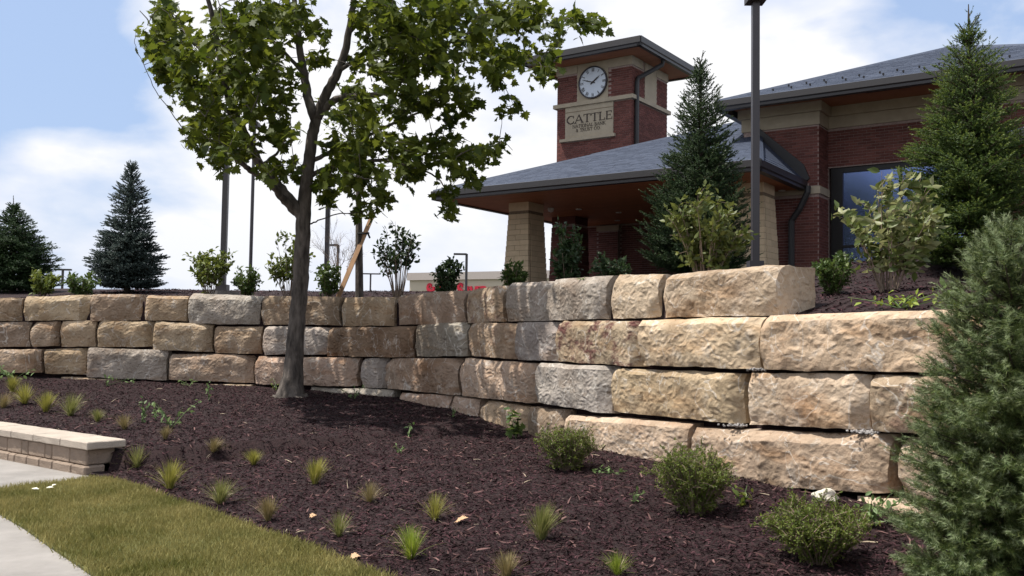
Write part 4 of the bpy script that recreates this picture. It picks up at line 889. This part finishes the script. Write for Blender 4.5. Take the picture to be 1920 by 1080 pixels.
limb([(255, 60), (252, 85), (268, 120), (290, 170), (325, 215), (350, 250)][::-1], [.008, .007, .006, .005, .004, .003], (-1, -1), 5)
CL = [(290,70,40,45),(325,30,40,30),(300,125,35,32),(350,100,50,60),(335,170,35,25),(370,170,50,40),(400,220,50,40),(360,245,28,25),(380,272,30,20),(420,290,35,28),(407,306,12,14),(450,260,40,40),(440,60,70,60),(480,130,50,50),(500,40,70,50),(430,150,50,50),(500,90,30,25),(460,200,45,35),(520,185,38,35),(533,235,30,28),(520,262,26,16),(545,312,18,32),(515,318,16,14),(540,140,26,16),(560,30,40,25),(600,55,18,18),(596,115,12,10),
 (700,20,60,40),(780,30,80,40),(860,30,70,40),(940,40,60,40),(1000,22,50,28),(1060,42,32,26),(1100,40,35,18),(1122,50,12,10),(870,90,60,40),(960,110,55,32),(1010,130,40,22),(1040,90,16,18),(930,150,30,14),(780,90,60,50),(720,80,50,40),(740,130,50,30),(830,140,40,28),(870,170,32,18),(820,190,55,22),(868,205,25,16),(955,200,20,13),(690,130,38,25),(665,170,28,22),(720,210,50,25),(760,180,50,25),(840,228,20,8),
 (650,210,28,36),(680,260,50,32),(740,280,60,25),(800,280,50,20),(830,265,18,10),(850,300,48,22),(898,290,40,26),(932,272,13,10),(880,328,22,12),(760,320,40,22),(700,330,40,22),(720,370,18,8),(835,362,15,16),(838,398,8,14),(660,300,40,36),(622,270,26,28),(660,350,24,13),(690,395,25,11),(615,330,18,18),(605,352,12,13),(617,372,18,9),
 (420,-60,120,60),(560,-60,90,50),(700,-60,100,60),(850,-50,100,50),(960,-40,60,30),(480,-140,110,50),(640,-150,120,60),(800,-130,100,50),(560,-230,90,50),(700,-240,90,50)]
att = []; 
for cx, cy, rx, ry in CL:
    n_ = max(4, int(rx*ry/(96 if cy > -20 else 260)))
    a_ = rng.uniform(0, 2*math.pi, n_); r_ = np.sqrt(rng.uniform(0, 1, n_))*.80; core = 1.0 if rx > 25 else .5
    dep = np.clip(rng.normal(-.35, 1.15*core, n_), -2.2, 2.2)*(.5+.5*math.exp(-((cx-650)/420.)**2))*1.25
    for i in range(n_): att.append(at(cx+rx*r_[i]*math.cos(a_[i]), cy+ry*r_[i]*math.sin(a_[i]), MD+dep[i]))
att = A3(att); NN = A3(nodes)
order = np.argsort([np.min(np.linalg.norm(NN-a_, axis=1)) for a_ in att])
arr = np.zeros((len(NN)+len(att)*5, 3)); arr[:len(NN)] = NN; cnt = len(NN)
lp, ly, lz_, ls = [], [], [], []
for ai in order:
    a_ = att[ai]; dv = arr[:cnt]-a_; dist = np.sqrt((dv**2).sum(1))+np.maximum(0, dv[:, 2])*.5; j = dist.argmin(); s_ = arr[j].copy(); L_ = np.linalg.norm(a_-s_)
    m_ = max(2, min(5, int(L_/.18)+1)); tt = np.linspace(0, 1, m_+1)[:, None]; sag = A3([.0, 0, .10*L_])
    Q = s_+(a_-s_)*tt+sag*np.sin(tt*math.pi)+rng.normal(0, .012, (m_+1, 3))*np.minimum(1, tt*3); Q[-1] = a_
    r0 = .005+.007*min(1.5, L_); TUB.tube(Q, np.linspace(r0, .0025, m_+1), 4, False)
    arr[cnt:cnt+m_] = Q[1:]; cnt += m_
    nl = rng.integers(8, 13); T_ = unit(Q[-1]-Q[-2])
    u_ = rng.uniform(0, 1, nl); bp_ = Q[-2]+(Q[-1]-Q[-2])*np.clip(u_*1.4-.2, 0, 1)[:, None]+rng.normal(0, .075, (nl, 3))
    lp.append(bp_); yd = rng.normal(0, .6, (nl, 3))+T_*.35+A3([.35, -.05, -.35]); ly.append(yd); lz_.append(rng.normal(0, .55, (nl, 3))+A3([-.15, -.1, .75])); ls.append(rng.uniform(.08, .185, nl))
V, F = scatter(*MAPLE, np.concatenate(lp), np.concatenate(ly), np.concatenate(lz_), np.concatenate(ls))
TUB.build('trunk', M['bark'], maple, smooth=True)
link('crown', npmesh('crown', V, F), M['maple'], maple, kind='stuff')

# ---------------------------------------------------------------- conifers
def needles(P_, D_, L_, n_, ln, wn, ang, up=0.0):
    m_ = len(P_); D_ = unit(D_); ref = np.where(np.abs(D_[:, 2:3]) < .9, A3([0, 0, 1.]), A3([1., 0, 0])); A_ = unit(np.cross(D_, ref)); B_ = np.cross(D_, A_)
    t = rng.uniform(.02, 1, (m_, n_)); ph = rng.uniform(0, 2*math.pi, (m_, n_)); aa = ang+rng.normal(0, .16, (m_, n_))
    rad = np.cos(ph)[..., None]*A_[:, None]+np.sin(ph)[..., None]*B_[:, None]
    dr = np.cos(aa)[..., None]*D_[:, None]+np.sin(aa)[..., None]*rad; dr[..., 2] += up; dr = unit(dr)
    b = P_[:, None]+t[..., None]*(L_[:, None]*1.0)[..., None]*D_[:, None]
    sd_ = unit(np.cross(dr, rad+1e-3)); l_ = ln*rng.uniform(.75, 1.15, (m_, n_))*(1-.35*t)
    v0 = b-sd_*wn/2; v1 = b+sd_*wn/2; v2 = b+dr*l_[..., None]
    V = np.stack([v0, v1, v2], 2).reshape(-1, 3); return V, np.arange(len(V)).reshape(-1, 3)
def conifer(px, d, ytop, prof, label, m, name='spruce_tree', nb=110, ln=.03, wn=.006, n_=16, ang=.75, shoot=.10, lead=.25, upturn=.35, bot=.05, g=None, cat='spruce', group=None, dens=1.0, droop=-.12, lean=0.0, leadside=0, tips=None):
    g = stand(px, d) if g is None else g; tp = at(px, ytop, d if g is None else g[1]); H = tp[2]-g[2]; t = thing(name, g, label, cat, group)
    tr = MB(); ax = lambda h: A3([g[0]+lean*h*h, g[1], g[2]+H*h])
    tr.tube([ax(h) for h in (-.02, .1, .3, .5, .7, .85, .95, 1.0)], [.028*H, .024*H, .019*H, .014*H, .009*H, .005*H, .0035*H, .0015*H], 7)
    SP, SD, SL = [], [], []; TP = []
    hs = np.sort(bot+(1-bot)*(rng.uniform(0, 1, nb)**1.25)*.97)
    for i, h in enumerate(hs):
        az = i*2.399+rng.normal(0, .3); R_ = prof(h)*rng.uniform(.78, 1.08)*(1+.26*noise.noise(Vector((math.cos(az)*1.6+px*.01, math.sin(az)*1.6, h*6))))
        if R_ < .03: continue
        o = A3([math.cos(az), math.sin(az), 0]); e = droop+(1.15-droop)*max(0, (h-.55)/.45)**1.5
        ns_ = 6; pts = [ax(h)+o*R_*s_*math.cos(e*.6)+K*(R_*(s_*math.sin(e)+upturn*s_*s_)) for s_ in np.linspace(0, 1, ns_)]
        tr.tube(pts, np.linspace(.006+.012*R_, .003, ns_), 4, False); pts = A3(pts); sidev = A3([-o[1], o[0], 0])
        k_ = max(2, int(R_/(shoot*.52)*dens))
        for s_ in np.linspace(.22 if R_ > .3 else .1, .97, k_):
            f = s_*(ns_-1); q = int(min(f, ns_-2)); p = pts[q]+(pts[q+1]-pts[q])*(f-q); fw_ = unit(pts[q+1]-pts[q])
            for sd_ in (-1, 1):
                lb = min(.40*R_, .55*R_*(1-s_)+shoot*.6)*rng.uniform(.7, 1.1); dir_ = unit(fw_*.62+sidev*sd_*.75+K*rng.normal(.02, .14)); c = max(1, int(lb/(shoot*.75)))
                for w_ in range(c):
                    p2 = p+dir_*lb*w_/c; SP.append(p2); SD.append(unit(dir_+rng.normal(0, .22, 3)+(sidev*-sd_*.5+fw_*.4)*(w_ % 2)+K*(-.05 if w_ < c-1 else .12))); SL.append(shoot*rng.uniform(.8, 1.25))
                    if w_ == c-1 and rng.uniform() < .4 and s_ > .45: TP.append(len(SP)-1)
        SP.append(pts[-1]-unit(pts[-1]-pts[-2])*shoot*.3); SD.append(unit(pts[-1]-pts[-2])); SL.append(shoot*1.3); TP.append(len(SP)-1)
    # leader with a candelabra of shoots
    SP.append(ax(1-lead/H)); SD.append(ax(1)-ax(.97)); SL.append(lead*.97)
    for j in range(leadside):
        h = 1-(.10+.9*rng.uniform())*lead*1.5/H; az = j*2.4; dir_ = unit(A3([math.cos(az), math.sin(az), rng.uniform(.5, 1.3)])); l_ = lead*rng.uniform(.35, .75); SP.append(ax(h)); SD.append(dir_); SL.append(l_); tr.tube([ax(h), ax(h)+dir_*l_], .005, 4, False)
        for w_ in (.35, .65): SP.append(ax(h)+dir_*l_*w_); SD.append(unit(dir_+rng.normal(0, .6, 3))); SL.append(l_*.4)
    SP, SD, SL = A3(SP), A3(SD), A3(SL)
    V, F = needles(SP, SD, SL, n_, ln, wn, ang)
    if tips:
        TP = A3(TP); Vt, Ft = needles(SP[TP]+K*.01+unit(SD[TP])*SL[TP][:, None]*.35, SD[TP], SL[TP]*.8, n_, ln*.9, wn*1.1, ang*.85)
        link('new_shoots', npmesh('new_shoots', Vt, Ft), M[tips], t, kind='stuff')
    tr.build('trunk', M['darkbark'], t); link('crown', npmesh('crown', V, F), M[m], t, kind='stuff'); return len(F)
pf = lambda pts: (lambda h: float(np.interp(h, [p[0] for p in pts], [p[1] for p in pts])))
nt_ = 0
nt_ += conifer(22, 21, 366, pf([(0, .96), (.2, .92), (.45, .72), (.65, .48), (.76, .20), (.82, .04), (1, .01)]), 'dark round-shouldered spruce with bare thin leader at the far left edge', 'spruce', nb=300, n_=20, ln=.05, wn=.017, shoot=.13, lead=.4, lean=-.06, upturn=.15)
nt_ += conifer(238, 21, 306, pf([(0, .78), (.2, .76), (.4, .60), (.6, .42), (.75, .27), (.88, .10), (1, .02)]), 'slender blue-grey spruce standing alone against the sky, left of the poles', 'bluespruce', nb=330, n_=20, ln=.042, wn=.016, shoot=.11, lead=.26, leadside=5, upturn=.15, tips='tip_b')
nt_ += conifer(1312, 15.5, 112, pf([(0, .84), (.2, .86), (.42, .68), (.6, .46), (.75, .31), (.86, .15), (.92, .05), (1, .02)]), 'tall blue-green spruce in front of the bank canopy, beside the square pole', 'spruce', nb=400, n_=20, ln=.038, wn=.013, shoot=.115, lead=.36, leadside=9, tips='tip_s')
nt_ += conifer(1822, 11.6, 8, pf([(0, .70), (.12, .82), (.3, .80), (.5, .64), (.64, .48), (.74, .34), (.81, .18), (.86, .07), (.9, .03), (1, .01)]), 'tall fresh green spruce hiding the right part of the bank window', 'spruce_g', nb=470, n_=20, ln=.030, wn=.0090, shoot=.10, lead=.36, leadside=13, upturn=.22, tips='tip_g')
# foreground fir with long soft needles
g = A3([2.72, 5.05, 0.0]); g[2] = gz_at(g[0], g[1]); 
def firprof(h): return float(np.interp(h, [0, .10, .25, .45, .6, .75, .88, 1], [.60, .62, .54, .52, .44, .32, .18, .03]))
fpx = proj(A3([g[0], g[1], 1.5]))[0]
nt_ += conifer(fpx, 5.05, 442, firprof, 'soft long-needled grey-green fir in the right foreground, partly hiding the wall', 'fir', name='fir_tree', cat='fir', nb=400, n_=42, ln=.047, wn=.0036, ang=.95, shoot=.105, lead=.12, g=g, bot=.01, upturn=.22, dens=.95, droop=-.05, tips='tip_f')

# ---------------------------------------------------------------- shrubs
def shrub(g, H, R_, label, m, leaf=.08, nst=14, nl=420, tmpl=OVAL, name='shrub', cat='shrub', group=None, stem='stem', bare=.3, lean=0.0, wind=0.0, narrow=1.0, up=.25, openn=0.0, seed=None):
    t = thing(name, g, label, cat, group); mb = MB(); pp, yy = [], []
    for i in range(nst):
        az = i*2.399+rng.normal(0, .3); rr = R_*math.sqrt(rng.uniform(.03, 1)); hh = H*rng.uniform(.72, 1.0)*math.sqrt(max(.12, 1-(rr/R_)**2*.62))
        e = g+A3([math.cos(az)*rr+lean*hh, math.sin(az)*rr*narrow, hh]); b = g+A3([math.cos(az)*.18*R_*rng.uniform(.2, 1), math.sin(az)*.18*R_, -.03])
        c_ = b*.45+e*.55+K*.12*H; tt = np.linspace(0, 1, 7)[:, None]; Q = (1-tt)**2*b+2*tt*(1-tt)*c_+tt*tt*e; mb.tube(Q, np.linspace(.004+.004*H, .002, 7), 5, False)
        for _ in range(5):
            s_ = rng.uniform(bare, .95); f = s_*6; q = int(min(f, 5)); p = Q[q]+(Q[q+1]-Q[q])*(f-q); dv = unit(rng.normal(0, 1, 3)*A3([1, 1, .6])+A3([0, 0, .6])); l_ = R_*.42*rng.uniform(.4, 1); mb.tube([p, p+dv*l_*.5+K*.01, p+dv*l_], [.004, .003, .002], 4, False)
            n_ = max(2, nl//(nst*7)); w_ = rng.uniform(.15, 1.05, n_)[:, None]; pp.append(p+dv*l_*w_); yy.append(dv[None]*.6+rng.normal(0, .7, (n_, 3)))
        n_ = max(2, nl*2//(nst*7)); s_ = rng.uniform(bare, 1.0, n_); f = s_*6; q = np.minimum(f, 5).astype(int); pp.append(Q[q]+(Q[q+1]-Q[q])*(f-q)[:, None]); yy.append(rng.normal(0, .8, (n_, 3))+A3([0, 0, .3]))
    pp = np.concatenate(pp)+rng.normal(0, leaf*.25, (sum(len(x) for x in pp), 3)); yy = np.concatenate(yy)+A3([wind, -.1*wind, up]); n_ = len(pp)
    V, F = scatter(*tmpl, pp, yy, rng.normal(0, .6, (n_, 3))+A3([0, -.1, .8 if not wind else .1]), leaf*rng.uniform(.65, 1.2, n_))
    mb.build('stems', M[stem], t); link('foliage', npmesh('foliage', V, F), M[m], t, kind='stuff'); return t
def sh_up(px, d, ytop, hw, *a, **k):
    g = stand(px, d); H = at(px, ytop, d)[2]-g[2]; return shrub(g, H, hw/FPX*d, *a, **k)
GS = 'shrubs planted along the terrace crest'
sh_up(391, 18.3, 452, 42, 'bright leafy shrub at the foot of the footed light pole', 'shrub_y', leaf=.12, nl=800, group=GS)
sh_up(463, 18.3, 495, 27, 'small rounded shrub under the slim round pole', 'shrub', leaf=.08, nl=900, nst=16, group=GS, bare=.15)
sh_up(542, 18.3, 430, 42, 'tall loose shrub half hidden behind the maple trunk', 'shrub_y', leaf=.11, nl=850, group=GS)
sh_up(614, 18.0, 485, 30, 'low round shrub between maple trunk and leaning stake', 'shrub', leaf=.085, nl=900, group=GS, bare=.15)
sh_up(746, 17.2, 408, 52, 'airy shrub with bare lower stems right of the staked tree', 'shrub_d', leaf=.105, nl=760, nst=22, group=GS, bare=.45, stem='palestem')
sh_up(838, 16.6, 480, 30, 'dark compact shrub in front of the supermarket letters', 'shrub_d', leaf=.09, nl=1100, group=GS, bare=.15)
sh_up(962, 15.6, 486, 28, 'rounded shrub at the foot of the left stone column', 'shrub', leaf=.075, nl=1100, group=GS, bare=.15)
sh_up(1062, 14.2, 402, 32, 'narrow upright shrub under the canopy, right of the stone column', 'shrub_d', leaf=.09, nl=1500, nst=18, group=GS, bare=.1)
sh_up(1148, 13.2, 468, 38, 'dark spreading shrub behind the wall under the canopy', 'shrub_d', leaf=.065, nl=1700, nst=18, group=GS, bare=.1)
sh_up(150, 19.0, 506, 32, 'mid-green shrub touching the left side of the blue-grey spruce', 'shrub', leaf=.09, nl=900, group=GS, bare=.15)
sh_up(80, 19.0, 503, 27, 'yellow-green shrub in front of the leftmost dark spruce', 'shrub_y', leaf=.10, nl=800, group=GS, bare=.2)
sh_up(1562, 10.2, 464, 42, 'small dense round shrub right of the wall end, before the brick pier', 'shrub', leaf=.05, nl=2800, nst=22, bare=.1, tmpl=DIAM)
GV = 'viburnum bushes in front of the bank'
sh_up(1322, 10.8, 345, 78, 'leafy bush with many pale stems, just behind the wall top below the blue-green spruce', 'viburnum_g', leaf=.085, nl=2300, nst=28, group=GV, bare=.25, stem='palestem', wind=.25, name='viburnum_bush')
sh_up(1668, 9.7, 312, 92, 'wind-bent bush showing pale leaf undersides before the bank window', 'viburnum', leaf=.115, nl=1250, nst=20, group=GV, bare=.2, stem='palestem', wind=.95, lean=.05, name='viburnum_bush', up=.15)
def sh_low(px, py, ytop, hw, *a, **k):
    g = ghit(px, py); H = at(px, ytop, g[1])[2]-g[2]; return shrub(g, H, hw/FPX*g[1], *a, **k)
GF = 'small bushes planted in the mulch below the wall'
kw = dict(tmpl=DIAM, nst=110, bare=.10, cat='bush', name='spirea_bush', group=GF)
sh_low(1062, 880, 790, 62, 'smallest yellow-green bush, at the wall foot near the wall bend', 'spirea', leaf=.023, nl=13000, **kw)
sh_low(1302, 962, 826, 84, 'dense green bush in front of the long lowest block', 'spirea', leaf=.022, nl=20000, **kw)
sh_low(1532, 1052, 932, 108, 'widest bush at the bottom edge, next to the foreground fir', 'spirea', leaf=.021, nl=22000, **kw)

# young staked tree and bare sapling on the crest
g = stand(674, 18.6); yt = thing('young_tree', g, 'slim young tree tied to a leaning wooden stake, right of the maple trunk', 'tree')
mb = MB(); top_ = at(671, 195, 18.6); mb.tube([g-K*.1, g+(top_-g)*.3, g+(top_-g)*.65, top_], [.085, .072, .05, .02], 8); pp = []
for i in range(26):
    s_ = rng.uniform(.5, 1); p = g+(top_-g)*s_; q = p+A3([rng.normal(0, .55), rng.normal(0, .5), rng.uniform(.0, .6)]); mb.tube([p, (p+q)/2+K*.05, q], [.012, .009, .004], 4, False); pp += [p+(q-p)*w_+rng.normal(0, .06, 3) for w_ in rng.uniform(.4, 1.05, 12)]
mb.build('trunk', M['bark'], yt); pp = A3(pp); V, F = scatter(*OVAL, pp, rng.normal(0, 1, pp.shape)+A3([.3, 0, -.3]), rng.normal(0, .5, pp.shape)+K, rng.uniform(.07, .12, len(pp))); link('crown', npmesh('crown', V, F), M['maple'], yt, kind='stuff')
s0 = stand(632, 18.2); s1 = at(698, 405, 18.75); st_ = thing('wooden_stake', s0, 'raw wooden stake leaning against the slim young tree', 'stake')
mb = MB(); dv = s1-s0; sx = A3([.045, 0, .0]); mb.hexa([s0-dv*.03-sx-A3([0, .03, 0]), s0-dv*.03+sx-A3([0, .03, 0]), s0-dv*.03+sx+A3([0, .03, 0]), s0-dv*.03-sx+A3([0, .03, 0]), s1-sx-A3([0, .03, 0]), s1+sx-A3([0, .03, 0]), s1+sx+A3([0, .03, 0]), s1-sx+A3([0, .03, 0])]); mb.build('stake_post', M['stake'], st_)
q = at(680, 437, 18.62); mb = MB(); mb.tube([q+A3([.12*math.cos(a_), .10*math.sin(a_), .02*math.sin(a_)]) for a_ in np.linspace(0, 6.283, 13)], .02, 5, False); mb.tube([q+A3([.1, 0, 0]), q+A3([.15, -.03, -.10])], .02, 5); mb.build('tie_strap', M['strap'], st_)
g = stand(640, 20.5); mb = MB()
def twig(p, d_, l_, r_, dep):
    q = p+d_*l_; mb.tube([p, (p+q)/2+rng.normal(0, .02, 3), q], [r_, r_*.8, r_*.6], 4, False)
    if dep:
        for _ in range(3): twig(p+(q-p)*rng.uniform(.4, 1), unit(d_+rng.normal(0, .42, 3)+K*.12), l_*rng.uniform(.5, .75), r_*.6, dep-1)
for _ in range(5): twig(g, unit(A3([rng.normal(0, .30), rng.normal(0, .3), 1])), .75, .012, 4)
mb.build('sapling', M['palestem'], loc=tuple(g), label='bare twiggy sapling on the crest behind the leaning stake', cat='sapling')

# ---------------------------------------------------------------- ornamental grass tufts
def tuft_mesh(n_, seed, spread=.5):
    r_ = np.random.default_rng(seed); V, F = [], []
    for i in range(n_):
        az = r_.uniform(0, 6.283); b = A3([math.cos(az), math.sin(az), 0])*r_.uniform(0, .10); tl = abs(r_.normal(0, spread)); l_ = r_.uniform(.55, 1.05); o = A3([math.cos(az), math.sin(az), 0]); sd_ = A3([-o[1], o[0], 0]); k0 = len(V)
        for s_, w_ in ((0, .013), (.4, .012), (.75, .008), (1, .001)):
            c = b+o*l_*(math.sin(tl)*s_+(.10+.35*tl)*s_*s_)+K*l_*(math.cos(tl)*s_-.26*tl*s_*s_*s_)+A3([.10, -.02, 0])*l_*s_*s_; V += [c-sd_*w_/2, c+sd_*w_/2]
        F += [(k0+2*j, k0+2*j+1, k0+2*j+3, k0+2*j+2) for j in range(3)]
    return A3(V), F
TM = [tuft_mesh(n_, 11+i, sp_) for i, (n_, sp_) in enumerate(((380, .26), (260, .42), (330, .34), (210, .36), (430, .30), (290, .46)))]; TME = {}
def tuft(px, py, hpx, kind, i, label):
    g = ghit(px, py); s_ = hpx/FPX*g[1]*1.10
    t = bpy.data.objects.new('grass_tuft', None); C.objects.link(t); t.location = Vector(g); t.rotation_euler = (0, 0, i*1.7); t.scale = (s_*random.uniform(.85, 1.15), s_*random.uniform(.85, 1.15), s_*random.uniform(.9, 1.1)); props(t, label, 'grass tuft', 'ornamental grass tufts in the mulch')
    for nm, key, mt in (('blades', (i % 6, kind), M['tuft_'+kind]), ('straw', ('s', i % 2), M['straw'])):
        if key not in TME:
            if nm == 'blades': me = npmesh('blades', *TM[i % 6])
            else: me = npmesh('straw', *tuft_mesh(16, 50+i % 2, 1.15))
            me.materials.append(mt); TME[key] = me
        o = bpy.data.objects.new(nm, TME[key]); C.objects.link(o); o.parent = t
        if nm == 'blades': o['kind'] = 'stuff'
TU = [(590, 908, 46, 'y', 'golden grass tuft right of the maple shadow, above the lawn edge middle'), (815, 975, 46, 'y', 'yellow grass tuft beside the curled brown leaf'), (770, 1048, 62, 'g', 'largest bright green grass tuft, low centre near the lawn tip'), (636, 1006, 48, 'o', 'olive tuft with trailing straw close above the lawn edge'), (1015, 1012, 60, 'o', 'olive tuft with straw skirt, lower centre-right, alone in open mulch'), (693, 942, 36, 'd', 'small straw-coloured tuft midway between golden and olive tufts'), (503, 977, 46, 'd', 'thin brownish tuft nearest the middle of the lawn edge'), (413, 945, 48, 'o', 'grey-green tuft fourth along the lawn edge from the low wall'), (318, 917, 52, 'y', 'yellow-green tuft by the lawn curve, right of the low wall'), (256, 876, 42, 'o', 'tuft right at the end of the low block wall'), (476, 872, 30, 'y', 'small yellow tuft below the maple trunk shadow'), (400, 848, 30, 'd', 'small dry tuft between low wall and maple trunk'), (310, 824, 26, 'd', 'tiny dry tuft below the leafy pale weeds'), (233, 805, 28, 'd', 'faint dry tuft behind the end of the low wall'), (183, 791, 26, 'o', 'small olive tuft above the middle of the cap stones'), (132, 780, 40, 'o', 'full olive tuft behind the low wall, nearest its caps'), (86, 773, 36, 'y', 'yellow-green tuft second from the left picture edge'), (46, 757, 40, 'y', 'bushy green-yellow tuft close to the left picture edge'), (22, 735, 30, 'y', 'tuft at the wall foot in the far left corner'), (6, 765, 30, 'd', 'straw tuft cut by the left picture edge'), (950, 1086, 46, 'd', 'dry tuft cut by the bottom edge'), (1157, 1078, 42, 'g', 'bright green tuft at the bottom edge, left of the widest bush')]
for i, (x, y, h_, kd, lb) in enumerate(TU): tuft(x, y, h_, kd, i, lb)

# ---------------------------------------------------------------- weeds, leaves, stones
def weed(px, py, hpx, leaf, n_, label, upper=None, spread=.5, m='weed', tm=OVAL):
    g = ghit(px, py) if upper is None else stand(px, upper); s_ = hpx/FPX*g[1]; mb = MB(); pp, yy = [], []
    t = thing('weed', g, label, 'weed', 'weeds sprouting in the mulch')
    for i in range(max(2, n_//8)):
        e = g+A3([rng.normal(0, spread*s_), rng.normal(0, spread*s_), s_*rng.uniform(.55, 1.05)]); mb.tube([g-K*.01, (g+e)/2+K*.1*s_, e], [.006, .005, .003], 4, False)
        w_ = rng.uniform(.2, 1.05, 8)[:, None]; pp.append(g+(e-g)*w_+rng.normal(0, leaf*.3, (8, 3))); yy.append(rng.normal(0, .8, (8, 3))+A3([0, 0, .1]))
    pp = np.concatenate(pp); yy = np.concatenate(yy); V, F = scatter(*tm, pp, yy, rng.normal(0, .4, pp.shape)+K, leaf*rng.uniform(.6, 1.2, len(pp)))
    mb.build('stem', M['weed'], t); link('leaves', npmesh('leaves', V, F), M[m], t, kind='stuff')
weed(266, 792, 42, .07, 24, 'tall pale-leaved weed, left of the leafy weed pair under the wall', spread=.18)
weed(322, 802, 48, .075, 40, 'largest pale-leaved weed in the mulch left of the maple', spread=.4)
weed(293, 788, 22, .05, 12, 'tiny weed between the two pale-leaved weeds', spread=.3)
weed(392, 750, 30, .06, 18, 'upright weed at the wall foot left of the maple', spread=.2)
weed(355, 724, 12, .08, 18, 'grey-leaved creeping weed against the lowest wall course', spread=1.6)
weed(200, 722, 14, .08, 24, 'light green weeds at the wall foot on the left', spread=1.9)
weed(20, 715, 26, .09, 48, 'rank green weeds at the wall foot by the left picture edge', spread=1.2)
weed(520, 732, 22, .05, 30, 'small weeds at the left root flare of the maple', spread=.7, m='shrub_y')
weed(664, 748, 24, .06, 24, 'shaded weed behind the maple, under the small grey block', spread=.7)
weed(968, 822, 58, .12, 32, 'broad-leaved dark green plant growing against the wall foot', spread=.28, m='shrub', tm=MAPLE)
weed(765, 822, 24, .07, 18, 'sprawling weed in the maple shadow', spread=.7)
weed(752, 850, 16, .05, 10, 'tiny two-leaved weed below the maple shadow', spread=.4)
weed(850, 782, 18, .05, 16, 'little weed at the foot of the reddish low block', spread=.5)
weed(1152, 888, 10, .05, 32, 'creeping weed trailing from the smallest bush', spread=2.6)
weed(1186, 943, 22, .05, 16, 'small round-leaved weed alone left of the dense green bush', spread=.5)
weed(1632, 985, 55, .075, 64, 'blue-green broad-leaved weed between widest bush and fir', spread=.55)
weed(1392, 948, 34, .08, 24, 'yellowing leafy weed at the right side of the dense green bush', spread=.5, m='shrub_y')
weed(1690, 0, 26, .07, 64, 'grassy weeds on top of the wall, behind the big block near the fir', upper=8.35, spread=2.2, m='tuft_g' if 'tuft_g' in M else 'weed')
weed(1780, 0, 40, .09, 32, 'bright weed on the terrace touching the fir', upper=8.1, spread=.6)
weed(1080+20, 0, 26, .08, 32, 'bright green weeds on the terrace edge below the canopy', upper=11.6, spread=1.2)
def dry(px, py, s_, label, tm=MAPLE, m='dryleaf', n_=1):
    g = ghit(px, py); V, F = scatter(*tm, np.repeat((g+K*.03)[None], n_, 0)+rng.normal(0, .02, (n_, 3))*A3([1, 1, .1]), rng.normal(0, 1, (n_, 3))*A3([1, .5, .1]), A3([[.25, -.35, 1.]]*n_), np.full(n_, s_))
    V2 = np.concatenate([V, V-A3([0, 0, .004])]); F2 = np.concatenate([F, F[:, ::-1]+len(V)])
    link('fallen_leaf', npmesh('fallen_leaf', V2, F2), M[m], loc=tuple(g), label=label, cat='leaf')
dry(850, 982, .11, 'curled brown leaf lying beside the yellow grass tuft')
dry(1402, 955, .10, 'pale dry leaf at the right foot of the dense green bush')
dry(586, 974, .06, 'small orange leaf on the mulch above the lawn edge')
dry(657, 1050, .07, 'pale yellow leaf lying on the lawn edge')
g = gz(86, 918, .05); V, F = scatter(*DIAM, g+A3([[0, 0, .02], [-.05, -.03, .01], [.03, .05, .03]]), A3([[1, .2, .1], [-1, .1, .1], [.3, 1, .2]]), A3([[0, -.3, 1.]]*3), A3([.07, .08, .06])); V2 = np.concatenate([V, V-A3([0, 0, .006])]); F2 = np.concatenate([F, F[:, ::-1]+len(V)])
link('fallen_leaf', npmesh('fallen_leaf', V2, F2), M['petal'], loc=tuple(g), label='white curled leaf lying on the grass near the low wall', cat='leaf')
def pebble(px, py, s_, label):
    import bmesh
    g = ghit(px, py); bm = bmesh.new(); bmesh.ops.create_icosphere(bm, subdivisions=3, radius=s_)
    for vv in bm.verts: vv.co = Vector((vv.co.x*1.3, vv.co.y, vv.co.z*.75)); vv.co += noise.noise_vector(vv.co*14)*s_*.35
    me = bpy.data.meshes.new('rock'); bm.to_mesh(me); bm.free(); me.transform(Matrix.Translation(Vector(g+K*s_*.35))); link('rock', me, M['rock'], loc=tuple(g), label=label, cat='rock')
pebble(1545, 938, .085, 'pale broken rock behind the widest bush at the wall foot')
print('tris', sum(len(o.data.polygons) for o in sc.objects if o.type == 'MESH'), nt_)
